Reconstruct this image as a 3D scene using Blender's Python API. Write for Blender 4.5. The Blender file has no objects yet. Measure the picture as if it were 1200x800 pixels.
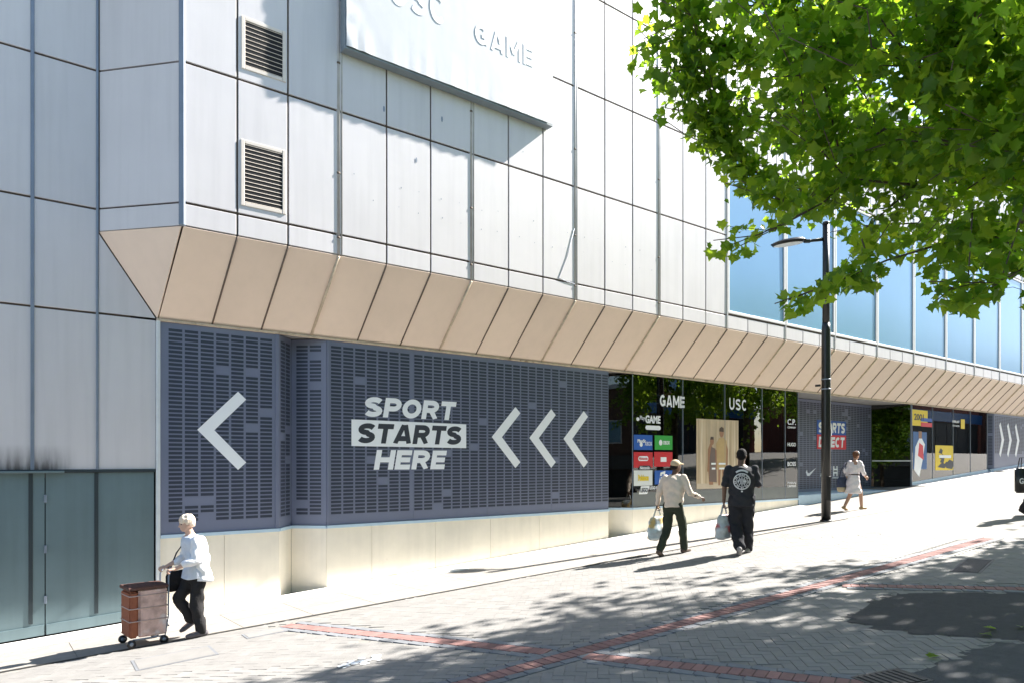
import bpy, bmesh, math, random
import numpy as np
from mathutils import Vector, Matrix, Euler
random.seed(7); rng = np.random.default_rng(7)
R = math.radians
SC = bpy.context.scene
COL = SC.collection

# ------------------------------------------------------------------ camera, sky, sun, exposure
FPX, VX, HY, DCAM, ZCAM = 820.0, 1675.0, 540.0, 10.8, 2.3        # photo is 1200 x 800
TH = math.atan2(VX - 600, FPX)
cam_d = bpy.data.cameras.new('camera'); cam = bpy.data.objects.new('camera', cam_d); COL.objects.link(cam)
cam.location = (0, -DCAM, ZCAM); cam.rotation_euler = (R(90), 0, TH - R(90))
cam_d.sensor_width = 36; cam_d.lens = FPX / 1200 * 36; cam_d.shift_y = (HY - 400) / 1200
cam_d.clip_start = 0.05; cam_d.clip_end = 2000
SC.camera = cam
SUNV = Vector((1.0, -0.165, 0.87)).normalized()
SUN_EL = math.asin(SUNV.z); SUN_AZ = math.atan2(SUNV.x, SUNV.y)     # azimuth measured from +Y towards +X
w = bpy.data.worlds.new('World'); SC.world = w; w.use_nodes = True
nt = w.node_tree; nt.nodes.clear()
sky = nt.nodes.new('ShaderNodeTexSky'); sky.sky_type = 'NISHITA'; sky.sun_disc = False
sky.sun_elevation = SUN_EL; sky.sun_rotation = SUN_AZ
sky.air_density = 1.0; sky.dust_density = 0.6; sky.ozone_density = 1.0
bg = nt.nodes.new('ShaderNodeBackground'); bg.inputs[1].default_value = 0.076
wo = nt.nodes.new('ShaderNodeOutputWorld'); nt.links.new(sky.outputs[0], bg.inputs[0]); nt.links.new(bg.outputs[0], wo.inputs[0])
sd = bpy.data.lights.new('sun', 'SUN'); sd.energy = 5.0; sd.angle = R(0.53); sd.color = (1.0, 0.955, 0.895)
sun = bpy.data.objects.new('sun', sd); COL.objects.link(sun)
sun.rotation_euler = SUNV.to_track_quat('Z', 'Y').to_euler()
vs = SC.view_settings; vs.view_transform = 'Standard'; vs.look = 'None'; vs.exposure = 2.06; vs.gamma = 1.0; vs.use_curve_mapping = False
SC.cycles.max_bounces = 8; SC.cycles.diffuse_bounces = 5; SC.cycles.transparent_max_bounces = 12
SC.cycles.sample_clamp_indirect = 6.0

FWD = np.array([math.cos(TH), math.sin(TH), 0]); RGT = np.array([math.sin(TH), -math.cos(TH), 0]); UPV = np.array([0, 0, 1.0])
CP = np.array([0, -DCAM, ZCAM])
def ray(px, py): return FWD + RGT * (px - 600) / FPX + UPV * (HY - py) / FPX
def on_y(px, py, Y):
    r = ray(px, py); return CP + r * ((Y - CP[1]) / r[1])
def proj(P):
    v = np.asarray(P, float) - CP; y = v @ FWD
    return 600 + FPX * (v @ RGT) / y, HY - FPX * v[2] / y, y
GA, GB, GC = -0.03, 0.058, -0.03
def gz(x, y): return GA + GB * min(x, 45.0) + GC * max(y, -13.0)
def gnd(px, py):
    r = ray(px, py); t = (GA + GB * CP[0] + GC * CP[1] - CP[2]) / (r[2] - GB * r[0] - GC * r[1]); return CP + r * t

# ------------------------------------------------------------------ materials
def M(name, col, rough=.6, var=.08, scale=4.0, bump=0.0, bscale=30.0, metallic=0.0, spec=.5, rnd=0.0, island=0.0, streak=0.0, coat=0.0, scaleb=None, dirt=None):
    m = bpy.data.materials.new(name); m.use_nodes = True
    n = m.node_tree.nodes; l = m.node_tree.links; b = n['Principled BSDF']
    b.inputs['Roughness'].default_value = rough; b.inputs['Metallic'].default_value = metallic
    b.inputs['Specular IOR Level'].default_value = spec; b.inputs['Coat Weight'].default_value = coat
    tc = n.new('ShaderNodeTexCoord')
    geo = n.new('ShaderNodeNewGeometry')
    nz = n.new('ShaderNodeTexNoise'); nz.inputs['Scale'].default_value = scale; nz.inputs['Detail'].default_value = 6; nz.inputs['Roughness'].default_value = .6
    l.new(geo.outputs['Position'], nz.inputs['Vector'])
    mr = n.new('ShaderNodeMapRange'); mr.inputs[1].default_value = .3; mr.inputs[2].default_value = .7
    mr.inputs[3].default_value = 1 - var; mr.inputs[4].default_value = 1 + var
    l.new(nz.outputs[0], mr.inputs[0])
    fac = mr.outputs[0]
    def mul(a, bsock):
        k = n.new('ShaderNodeMath'); k.operation = 'MULTIPLY'; l.new(a, k.inputs[0]); l.new(bsock, k.inputs[1]); return k.outputs[0]
    def rand(sock, amt):
        k = n.new('ShaderNodeMapRange'); k.inputs[3].default_value = 1 - amt; k.inputs[4].default_value = 1 + amt; l.new(sock, k.inputs[0]); return k.outputs[0]
    if rnd:
        oi = n.new('ShaderNodeObjectInfo'); fac = mul(fac, rand(oi.outputs['Random'], rnd))
    if island:
        fac = mul(fac, rand(geo.outputs['Random Per Island'], island))
    if streak:
        mp = n.new('ShaderNodeMapping'); mp.inputs['Scale'].default_value = (9, 9, .5); l.new(geo.outputs['Position'], mp.inputs[0])
        sn = n.new('ShaderNodeTexNoise'); sn.inputs['Scale'].default_value = 1.0; sn.inputs['Detail'].default_value = 5; l.new(mp.outputs[0], sn.inputs['Vector'])
        k = n.new('ShaderNodeMapRange'); k.inputs[1].default_value = .45; k.inputs[2].default_value = .75; k.inputs[3].default_value = 1; k.inputs[4].default_value = 1 - streak
        l.new(sn.outputs[0], k.inputs[0]); fac = mul(fac, k.outputs[0])
    vm = n.new('ShaderNodeVectorMath'); vm.operation = 'SCALE'; vm.inputs[0].default_value = col; l.new(fac, vm.inputs['Scale'])
    out = vm.outputs[0]
    if dirt:
        dn = n.new('ShaderNodeTexNoise'); dn.inputs['Scale'].default_value = dirt[0]; dn.inputs['Detail'].default_value = 8; l.new(geo.outputs['Position'], dn.inputs['Vector'])
        k = n.new('ShaderNodeMapRange'); k.inputs[1].default_value = dirt[1]; k.inputs[2].default_value = dirt[1] + .12; k.inputs[4].default_value = dirt[2]; l.new(dn.outputs[0], k.inputs[0])
        mx = n.new('ShaderNodeMix'); mx.data_type = 'RGBA'; l.new(k.outputs[0], mx.inputs[0]); l.new(out, mx.inputs[6]); mx.inputs[7].default_value = (*dirt[3], 1); out = mx.outputs[2]
    l.new(out, b.inputs['Base Color'])
    if bump:
        bn = n.new('ShaderNodeTexNoise'); bn.inputs['Scale'].default_value = bscale; bn.inputs['Detail'].default_value = 5; l.new(geo.outputs['Position'], bn.inputs['Vector'])
        bp = n.new('ShaderNodeBump'); bp.inputs['Strength'].default_value = bump; bp.inputs['Distance'].default_value = .02
        l.new(bn.outputs[0], bp.inputs['Height']); l.new(bp.outputs[0], b.inputs['Normal'])
    return m
def glass_mat(name, ior=1.6, tint=(.8, .86, .86), mirror=(1, 1, 1)):
    m = bpy.data.materials.new(name); m.use_nodes = True; n = m.node_tree.nodes; l = m.node_tree.links; n.clear()
    o = n.new('ShaderNodeOutputMaterial'); mx = n.new('ShaderNodeMixShader'); fr = n.new('ShaderNodeFresnel'); fr.inputs[0].default_value = ior
    t = n.new('ShaderNodeBsdfTransparent'); t.inputs[0].default_value = (*tint, 1); g = n.new('ShaderNodeBsdfGlossy'); g.inputs['Roughness'].default_value = .004; g.inputs[0].default_value = (*mirror, 1)
    nz = n.new('ShaderNodeTexNoise'); nz.inputs['Scale'].default_value = 1.3; ge = n.new('ShaderNodeNewGeometry'); l.new(ge.outputs['Position'], nz.inputs['Vector'])
    bp = n.new('ShaderNodeBump'); bp.inputs['Strength'].default_value = .006; bp.inputs['Distance'].default_value = .05; l.new(nz.outputs[0], bp.inputs['Height']); l.new(bp.outputs[0], g.inputs['Normal'])
    l.new(fr.outputs[0], mx.inputs[0]); l.new(t.outputs[0], mx.inputs[1]); l.new(g.outputs[0], mx.inputs[2]); l.new(mx.outputs[0], o.inputs[0])
    return m
def leaf_mat(name, c1, c2, amt=.42):
    m = bpy.data.materials.new(name); m.use_nodes = True; n = m.node_tree.nodes; l = m.node_tree.links; n.clear()
    o = n.new('ShaderNodeOutputMaterial'); mx = n.new('ShaderNodeMixShader'); mx.inputs[0].default_value = amt
    p = n.new('ShaderNodeBsdfPrincipled'); p.inputs['Roughness'].default_value = .45; p.inputs['Specular IOR Level'].default_value = .35
    t = n.new('ShaderNodeBsdfTranslucent'); ge = n.new('ShaderNodeNewGeometry'); oi = n.new('ShaderNodeObjectInfo')
    ad = n.new('ShaderNodeMath'); ad.operation = 'ADD'; l.new(ge.outputs['Random Per Island'], ad.inputs[0]); l.new(oi.outputs['Random'], ad.inputs[1])
    fr = n.new('ShaderNodeMath'); fr.operation = 'FRACT'; l.new(ad.outputs[0], fr.inputs[0])
    def ramp(a, b, sock):
        k = n.new('ShaderNodeMix'); k.data_type = 'RGBA'; k.inputs[6].default_value = (*a, 1); k.inputs[7].default_value = (*b, 1); l.new(fr.outputs[0], k.inputs[0]); l.new(k.outputs[2], sock)
    ramp(c1[0], c1[1], p.inputs['Base Color']); ramp(c2[0], c2[1], t.inputs[0])
    l.new(p.outputs[0], mx.inputs[1]); l.new(t.outputs[0], mx.inputs[2]); l.new(mx.outputs[0], o.inputs[0])
    return m

m_panel = M('panel_white', (.62, .59, .59), .42, .03, 1.1, bump=.10, bscale=1.6, rnd=.035, streak=.07)
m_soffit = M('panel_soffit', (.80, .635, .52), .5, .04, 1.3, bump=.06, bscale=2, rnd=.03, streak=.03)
m_cap = M('joint_cap', (.20, .235, .29), .45, .12, 3, metallic=.2)
m_capw = M('joint_cap_pale', (.40, .38, .37), .4, .15, 6, streak=.2)
m_gap = M('joint_shadow_gap', (.13, .095, .072), .8, .2, 5)
m_rib = M('soffit_rib', (.56, .45, .33), .55, .25, 8, dirt=(6, .62, .8, (.16, .10, .06)))
m_mural = M('mural_print', (.165, .185, .265), .42, .05, 2, rnd=.03)
m_slot = M('mural_slot_print', (.030, .038, .064), .45, .1, 3)
m_white = M('vinyl_white', (.88, .89, .90), .45, .02, 3)
m_dark = M('letter_dark', (.035, .04, .055), .5, .05, 3)
m_cream = M('plinth_render', (.80, .73, .61), .75, .06, 2.2, bump=.08, bscale=60, rnd=.02, streak=.06, dirt=(3.5, .66, .35, (.42, .36, .28)))
m_sill = M('sill_paint', (.46, .60, .71), .5, .06, 4)
m_door = M('service_door_paint', (.125, .18, .195), .45, .08, 1.4, bump=.12, bscale=2.2, streak=.12)
m_doord = M('door_groove', (.018, .03, .036), .6, .1, 4)
m_trimw = M('trim_white', (.66, .69, .70), .5, .08, 5, streak=.2)
m_black = M('black_paint', (.012, .012, .013), .35, .2, 6, spec=.5)
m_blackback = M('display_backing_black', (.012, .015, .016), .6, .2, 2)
m_frame = M('window_frame_white', (.70, .69, .68), .4, .06, 5)
m_glass = glass_mat('shop_glass', 2.0)
m_glassd = glass_mat('door_glass', 1.7, (.25, .3, .31))
m_blue = M('window_sky_blue', (.16, .31, .47), .25, .03, .6, metallic=.18, bump=.012, bscale=.8)  # mirrored sky painted as a blue base colour over the glass tint
m_stone = M('pavement_slab', (.27, .25, .225), .85, .10, 7, bump=.1, bscale=90, rnd=.05)
m_haunch = M('wall_base_concrete', (.72, .70, .66), .85, .06, 6, bump=.08, bscale=70)
m_ground = M('block_paving', (.21, .202, .188), .9, .15, 3, bump=.15, bscale=80)
m_joint = m_ground
m_block = M('paving_block', (.212, .204, .193), .88, .08, 5, bump=.2, bscale=110, rnd=.06, island=.06, dirt=(1.1, .60, .30, (.17, .165, .155)))
m_red = M('red_brick_paver', (.235, .125, .112), .85, .12, 9, bump=.2, bscale=110, rnd=.13, island=.13)
m_edge = M('blue_grey_paver', (.165, .172, .185), .85, .1, 9, bump=.2, bscale=110, rnd=.08, island=.08)
m_asph = M('asphalt', (.042, .043, .046), .9, .18, 12, bump=.5, bscale=160, dirt=(140, .6, .55, (.14, .135, .13)))
m_asph2 = M('asphalt_old', (.058, .062, .068), .9, .2, 10, bump=.5, bscale=170, dirt=(150, .58, .6, (.17, .165, .16)))
m_iron = M('cast_iron', (.05, .048, .047), .6, .2, 15, bump=.3, bscale=60, metallic=.4)
m_banner = M('banner_fabric', (.52, .53, .55), .65, .035, 1.0, bump=.22, bscale=1.4, streak=.05)
m_bannerl = M('banner_letter_white', (.86, .86, .87), .6, .02, 2)
m_bannerg = M('banner_print_grey', (.60, .61, .64), .65, .03, 2)
m_bframe = M('banner_frame_steel', (.20, .24, .27), .5, .1, 4)
m_louv = M('louvre_beige', (.66, .59, .52), .5, .06, 5)
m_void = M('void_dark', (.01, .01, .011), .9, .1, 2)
m_bark = M('bark', (.10, .075, .055), .9, .35, 9, bump=.6, bscale=25)
m_leaf = leaf_mat('plane_leaf', ((.022, .062, .006), (.07, .14, .015)), ((.20, .44, .010), (.58, .80, .05)), .52)
m_leaf2 = leaf_mat('street_tree_leaf', ((.05, .12, .014), (.11, .21, .024)), ((.26, .48, .02), (.48, .66, .05)), .45)
m_ceil = M('recess_ceiling', (.36, .35, .34), .8, .1, 3)
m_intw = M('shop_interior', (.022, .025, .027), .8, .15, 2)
m_intf = M('shop_floor', (.30, .29, .27), .6, .1, 3)

m_soot = M('panel_sooted', (.62, .585, .58), .45, .03, 1.1, bump=.10, bscale=1.6, rnd=.035, streak=.07)
def soot_nodes(m):
    """smoke stain rising from the door head, patchy and streaked"""
    n = m.node_tree.nodes; l = m.node_tree.links; b = n['Principled BSDF']; old = b.inputs['Base Color'].links[0].from_socket
    ge = n.new('ShaderNodeNewGeometry'); sx = n.new('ShaderNodeSeparateXYZ'); l.new(ge.outputs['Position'], sx.inputs[0])
    mp = n.new('ShaderNodeMapping'); mp.inputs['Scale'].default_value = (14, 14, 2.5); l.new(ge.outputs['Position'], mp.inputs[0])
    nz = n.new('ShaderNodeTexNoise'); nz.inputs['Scale'].default_value = 1; nz.inputs['Detail'].default_value = 6; l.new(mp.outputs[0], nz.inputs['Vector'])
    def rng_(sock, a, c, lo, hi):
        k = n.new('ShaderNodeMapRange'); k.inputs[1].default_value = a; k.inputs[2].default_value = c; k.inputs[3].default_value = lo; k.inputs[4].default_value = hi; l.new(sock, k.inputs[0]); return k.outputs[0]
    def mul(a, c):
        k = n.new('ShaderNodeMath'); k.operation = 'MULTIPLY'; l.new(a, k.inputs[0]); l.new(c, k.inputs[1]); return k.outputs[0]
    f = mul(mul(rng_(sx.outputs[2], 2.2, 2.52, 1, 0), rng_(sx.outputs[0], .75, 1.05, 1, 0)), rng_(nz.outputs[0], .3, .62, .35, 1))
    mx = n.new('ShaderNodeMix'); mx.data_type = 'RGBA'; l.new(f, mx.inputs[0]); l.new(old, mx.inputs[6]); mx.inputs[7].default_value = (.10, .085, .08, 1); l.new(mx.outputs[2], b.inputs['Base Color'])
soot_nodes(m_soot)
# ------------------------------------------------------------------ mesh helpers
WM = {}
def put(o, parent=None, world=None):
    COL.objects.link(o)
    if world is None: world = Matrix.Translation(o.location)
    WM[o.name] = world
    o.matrix_world = world
    if parent is not None:
        o.parent = parent; o.matrix_parent_inverse = WM[parent.name].inverted()
    return o
def tag(o, label=None, cat=None, group=None, kind=None):
    if label: o['label'] = label
    if cat: o['category'] = cat
    if group: o['group'] = group
    if kind: o['kind'] = kind
    return o
def empty(name, loc, rz=0.0, parent=None):
    o = bpy.data.objects.new(name, None); o.empty_display_size = .2
    return put(o, parent, Matrix.Translation(Vector(loc)) @ Matrix.Rotation(rz, 4, 'Z'))
def mesh_obj(name, verts, faces, mat, parent=None, smooth=False, world=None):
    me = bpy.data.meshes.new(name); me.from_pydata([tuple(v) for v in verts], [], faces); me.update()
    if mat: me.materials.append(mat)
    if smooth: me.shade_smooth()
    return put(bpy.data.objects.new(name, me), parent, world if world is not None else Matrix.Identity(4))
def bm_obj(name, bm, mat, parent=None, smooth=False, world=None):
    me = bpy.data.meshes.new(name); bm.to_mesh(me); bm.free()
    for q in (mat if isinstance(mat, (list, tuple)) else [mat]): me.materials.append(q)
    if smooth: me.shade_smooth()
    return put(bpy.data.objects.new(name, me), parent, world if world is not None else Matrix.Identity(4))
_cache = {}
def box_mesh(d, mat, bev):
    k = (tuple(round(x, 4) for x in d), mat.name, bev)
    if k not in _cache:
        bm = bmesh.new(); bmesh.ops.create_cube(bm, size=1); bmesh.ops.scale(bm, vec=d, verts=bm.verts)
        if bev: bmesh.ops.bevel(bm, geom=list(bm.edges), offset=min(bev, min(d) * .4), segments=1, affect='EDGES')
        me = bpy.data.meshes.new('box'); bm.to_mesh(me); bm.free(); me.materials.append(mat); _cache[k] = me
    return _cache[k]
def box(name, d, c, mat, parent=None, bev=.004, rot=None):
    o = bpy.data.objects.new(name, box_mesh(d, mat, bev))
    mw = Matrix.Translation(Vector(c))
    if rot is not None: mw = mw @ (rot if isinstance(rot, Matrix) else Euler(rot).to_matrix().to_4x4())
    return put(o, parent, mw)
def span(name, x0, x1, y0, y1, z0, z1, mat, parent=None, bev=.004):
    return box(name, (x1 - x0, y1 - y0, z1 - z0), ((x0 + x1) / 2, (y0 + y1) / 2, (z0 + z1) / 2), mat, parent, bev)
def prism(name, poly, off, mat, parent=None):
    """poly: planar 3D points (front face, counter-clockwise seen from outside), off: extrusion vector going inside"""
    n = len(poly); v = [Vector(p) for p in poly] + [Vector(p) + Vector(off) for p in poly]
    f = [tuple(range(n)), tuple(range(2 * n - 1, n - 1, -1))] + [(i, i + n, (i + 1) % n + n, (i + 1) % n) for i in range(n)]
    c = sum(v, Vector()) / len(v)
    return mesh_obj(name, [p - c for p in v], f, mat, parent, world=Matrix.Translation(c))
def add_tube(bm, pts, rads, n=8, cap=True):
    pts = [Vector(p) for p in pts]; rings = []
    prev = None
    for i, p in enumerate(pts):
        t = (pts[min(i + 1, len(pts) - 1)] - pts[max(i - 1, 0)])
        if t.length < 1e-9: t = Vector((0, 0, 1))
        t.normalize()
        if prev is None:
            a = t.orthogonal().normalized()
        else:
            a = (prev - t * prev.dot(t))
            a = a.normalized() if a.length > 1e-6 else t.orthogonal().normalized()
        prev = a; b = t.cross(a); r = rads[i] if hasattr(rads, '__len__') else rads
        rings.append([bm.verts.new(p + (a * math.cos(k * math.tau / n) + b * math.sin(k * math.tau / n)) * r) for k in range(n)])
    for i in range(len(rings) - 1):
        for k in range(n):
            bm.faces.new((rings[i][k], rings[i][(k + 1) % n], rings[i + 1][(k + 1) % n], rings[i + 1][k]))
    if cap:
        bm.faces.new(list(reversed(rings[0]))); bm.faces.new(rings[-1])
def tube(name, pts, rads, mat, parent=None, n=10, smooth=True, world=None):
    bm = bmesh.new(); add_tube(bm, pts, rads, n); return bm_obj(name, bm, mat, parent, smooth, world)
def seg_wall(name, A, B, z0a, z0b, z1a, z1b, t, mat, parent, proud=0.0):
    """upright slab along plan segment A->B (street side on the right of travel = -Y for +X travel)"""
    A = Vector((*A, 0)); B = Vector((*B, 0)); d = (B - A).normalized(); nrm = Vector((d.y, -d.x, 0))
    A = A + nrm * proud; B = B + nrm * proud
    return prism(name, [A + Vector((0, 0, z0a)), B + Vector((0, 0, z0b)), B + Vector((0, 0, z1b)), A + Vector((0, 0, z1a))], -nrm * t, mat, parent)
def text_geo(s, extrude=.002, bold=0.0, shear=0.0, space=1.0):
    cu = bpy.data.curves.new('txt', 'FONT'); cu.body = s; cu.size = 1; cu.extrude = extrude; cu.offset = bold; cu.shear = shear; cu.space_character = space; cu.resolution_u = 5
    o = bpy.data.objects.new('txt', cu); COL.objects.link(o)
    dg = bpy.context.evaluated_depsgraph_get(); me = bpy.data.meshes.new_from_object(o.evaluated_get(dg))
    vs_ = [v.co.copy() for v in me.vertices]; fs = [tuple(p.vertices) for p in me.polygons]
    bpy.data.objects.remove(o); bpy.data.curves.remove(cu); bpy.data.meshes.remove(me)
    return vs_, fs
def text(name, s, A, u, w_, h_, z0, mat, parent, proud=.004, bold=.02, shear=0.0, space=1.0, depth=.003):
    """lettering on an upright plane: A plan point of the lower left corner, u plan direction, fitted to w_ x h_"""
    v, f = text_geo(s, .5, bold, shear, space)
    x0 = min(p.x for p in v); x1 = max(p.x for p in v); y0 = min(p.y for p in v); y1 = max(p.y for p in v)
    u = Vector((u[0], u[1], 0)).normalized(); nrm = Vector((u.y, -u.x, 0)); A = Vector((A[0], A[1], z0))
    out = [A + u * ((p.x - x0) / (x1 - x0) * w_) + Vector((0, 0, (p.y - y0) / (y1 - y0) * h_)) + nrm * (proud + (depth if p.z > 0 else 0)) for p in v]
    c = A.copy()
    return mesh_obj(name, [p - c for p in out], f, mat, parent, world=Matrix.Translation(c))
def flat(name, pts2, A, u, mat, parent, proud=.003, depth=.002):
    """flat printed shape: 2D outline (along, z) on an upright plane"""
    u = Vector((u[0], u[1], 0)).normalized(); nrm = Vector((u.y, -u.x, 0)); A = Vector((A[0], A[1], 0))
    return prism(name, [A + u * a + Vector((0, 0, z)) + nrm * (proud + depth) for a, z in pts2], -nrm * depth, mat, parent)

def arc(cx, cy, rx, ry, a0, a1, n=12): return [(cx + rx * math.cos(R(a)), cy + ry * math.sin(R(a))) for a in np.linspace(a0, a1, n)]
T_ = .26; H_ = T_ / 2
GLY = {  # heavy grotesque capitals as stroke centre lines, height 1
    'S': (.92, [arc(.46, .705, .33, .165, 25, 180, 9) + arc(.46, .705, .33, .165, 180, 270, 6)[1:] + arc(.46, .295, .33, .165, 90, 0, 6)[1:] + arc(.46, .295, .33, .165, 0, -155, 9)[1:]]),
    'P': (.86, [[(H_, 0), (H_, 1)], [(H_, 1 - H_), (.45, 1 - H_)] + arc(.47, .66, .26, .21, 90, -90, 12) + [(H_, .45)]]),
    'O': (1.0, [arc(.5, .5, .37, .37, 0, 360, 28)]),
    'R': (.92, [[(H_, 0), (H_, 1)], [(H_, 1 - H_), (.47, 1 - H_)] + arc(.49, .67, .26, .20, 90, -90, 12) + [(H_, .47)], [(.46, .48), (.76, 0)]]),
    'T': (.84, [[(0, 1 - H_), (.84, 1 - H_)], [(.42, 0), (.42, 1 - T_)]]),
    'A': (1.02, [[(.14, 0), (.47, 1)], [(.88, 0), (.55, 1)], [(.22, .27), (.80, .27)]]),
    'H': (.94, [[(H_, 0), (H_, 1)], [(.81, 0), (.81, 1)], [(T_, .5), (.7, .5)]]),
    'E': (.78, [[(H_, 0), (H_, 1)], [(T_, 1 - H_), (.76, 1 - H_)], [(T_, .5), (.72, .5)], [(T_, H_), (.76, H_)]]),
    'D': (.92, [[(H_, 0), (H_, 1)], [(H_, 1 - H_), (.42, 1 - H_)] + arc(.44, .5, .35, .37, 90, -90, 14) + [(H_, H_)]]),
    'I': (.26, [[(H_, 0), (H_, 1)]]),
    'C': (.92, [arc(.48, .5, .35, .37, 48, 312, 22)]),
    'G': (.98, [arc(.48, .5, .35, .37, 48, 330, 22), [(.5, .46), (.94, .46)], [(.81, .10), (.81, .5)]]),
    'M': (1.14, [[(H_, 0), (H_, 1)], [(1.01, 0), (1.01, 1)], [(.17, 1), (.57, .25)], [(.97, 1), (.57, .25)]]),
    'U': (.92, [[(H_, 1), (H_, .42)] + arc(.46, .42, .33, .29, 180, 360, 14) + [(.79, 1)]]),
}
def heavy(name, s, A, u, w_, h_, z0, mat, parent, proud=.005, shear=.18, tk=1.0, gap=.07):
    """heavy stroke lettering fitted to w_ x h_ on an upright plane"""
    quads = []; x = 0; lay = 0
    for ci, ch in enumerate(s):
        adv, strokes = GLY[ch]; t = T_ / 2 * tk
        for st in strokes:
            P = [Vector((a + x, b)) for a, b in st]; n = len(P); closed = (P[0] - P[-1]).length < 1e-4; L, Rr = [], []
            for i in range(n):
                a = P[i - 1] if i else (P[-2] if closed else P[0]); b = P[i + 1] if i < n - 1 else (P[1] if closed else P[-1])
                d = (b - a).normalized(); nn = Vector((-d.y, d.x)); L.append(P[i] + nn * t); Rr.append(P[i] - nn * t)
            for i in range(n - 1): quads.append((Rr[i], Rr[i + 1], L[i + 1], L[i], lay, ci))
            lay += 1
        lay = 0; x += adv + gap
    W = x - gap; u = Vector((u[0], u[1], 0)).normalized(); nrm = Vector((u.y, -u.x, 0)); A = Vector((A[0], A[1], z0))
    for ci in range(len(s)):
        V, F = [], []
        for *q, ly, cq in quads:
            if cq != ci: continue
            b = len(V)
            for p in q:
                y = min(1.0, max(0.0, p.y)); V.append(u * ((p.x / W) * w_ + shear * y * h_) + Vector((0, 0, y * h_)) + nrm * (proud + ly * .00025))
            F.append((b, b + 1, b + 2, b + 3))
        mesh_obj('letter', V, F, mat, parent, world=Matrix.Translation(A))

# ------------------------------------------------------------------ ground
def sheet(name, poly, dz, mat, kind='structure', parent=None):
    o = mesh_obj(name, [(x, y, gz(x, y) + dz) for x, y in poly], [tuple(range(len(poly)))], mat, parent)
    if kind and parent is None: tag(o, kind=kind)
    return o
_gx, _gy = [-160, 0, 45, 240], [-160, -13, 60]
ground = mesh_obj('pavement', [(x, y, gz(x, y) - .007) for y in _gy for x in _gx], [(j * 4 + i, j * 4 + i + 1, j * 4 + i + 5, j * 4 + i + 4) for j in range(2) for i in range(3)], m_ground); tag(ground, kind='structure')
tag(ground, 'grey block paved pedestrian street sloping up along the store', 'pavement')
# procedural herringbone joints for the far field of the sheet
def brick_nodes(m):
    n = m.node_tree.nodes; l = m.node_tree.links; b = n['Principled BSDF']
    old = b.inputs['Base Color'].links[0].from_socket
    ge = n.new('ShaderNodeNewGeometry'); mp = n.new('ShaderNodeMapping'); mp.inputs['Rotation'].default_value = (0, 0, R(45)); l.new(ge.outputs['Position'], mp.inputs[0])
    br = n.new('ShaderNodeTexBrick'); br.inputs['Scale'].default_value = 1; br.inputs['Brick Width'].default_value = .2; br.inputs['Row Height'].default_value = .1
    br.inputs['Mortar Size'].default_value = .004; br.inputs['Color1'].default_value = (1.12, 1.1, 1.06, 1); br.inputs['Color2'].default_value = (.95, .95, .95, 1); br.inputs['Mortar'].default_value = (.5, .48, .45, 1)
    l.new(mp.outputs[0], br.inputs[0])
    mx = n.new('ShaderNodeMix'); mx.data_type = 'RGBA'; mx.blend_type = 'MULTIPLY'; mx.inputs[0].default_value = 1; l.new(old, mx.inputs[6]); l.new(br.outputs[0], mx.inputs[7]); l.new(mx.outputs[2], b.inputs['Base Color'])
brick_nodes(m_ground)

UB2 = Vector((1.77, -4.36)).normalized()
BANDS = [  # (origin, direction, length, red half width, visible border)
    (Vector((-3.0, -5.31)), Vector((1, -.05)).normalized(), 17.0),
    (Vector((3.12, -1.95)), Vector((1.74, -4.35)).normalized(), 7.5),
    (Vector((8.9, -5.95)), Vector((.52, -.98)).normalized(), 5.5),
]
def band_dist(p):
    best = 9
    for i, (o, d, L) in enumerate(BANDS):
        r = p - o; a = r.dot(d)
        if -.1 < a < L + .1: best = min(best, abs(r.x * d.y - r.y * d.x) - (.1 if i == 3 else .2))
    return best
PATCH1 = [tuple(gnd(*p)[:2]) for p in ((985, 727), (1020, 706), (1052, 694), (1200, 694), (1290, 696), (1290, 752), (1165, 749), (1090, 742), (1040, 738))]
PATCH2 = [tuple(gnd(*p)[:2]) for p in ((985, 806), (1040, 797), (1075, 786), (1115, 769), (1168, 752), (1295, 756), (1400, 900), (980, 900))]
def inside(p, poly):
    c = False; j = len(poly) - 1
    for i in range(len(poly)):
        (xi, yi), (xj, yj) = poly[i], poly[j]
        if (yi > p.y) != (yj > p.y) and p.x < (xj - xi) * (p.y - yi) / (yj - yi) + xi: c = not c
        j = i
    return c
def jag(poly, step=.17, amp=.055):
    out = []
    for i in range(len(poly)):
        a = Vector(poly[i]); b = Vector(poly[(i + 1) % len(poly)]); L = (b - a).length; d = (b - a) / L; n = Vector((-d.y, d.x)); k = max(1, int(L / step)); off = 0
        for j in range(k):
            p = a + d * (L * j / k); o2 = random.choice((-1, -.3, .4, 1)) * amp
            out.append(tuple(p + n * off)); out.append(tuple(p + n * o2 + d * .01)); off = o2
    return out
def drain_y(x): return -1.42 - .075 * x
SLOPE = Matrix(((1, 0, 0), (0, 1, 0), (GB, GC, 1)))   # shear that lays flat boxes on the sloping ground
def block_mat4(p, ang, dz): 
    m = SLOPE @ Matrix.Rotation(ang, 3, 'Z'); m = m.to_4x4(); m.translation = (p.x, p.y, gz(p.x, p.y) + dz); return m
blocks = []
ca, sa = math.cos(R(45)), math.sin(R(45))
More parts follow.
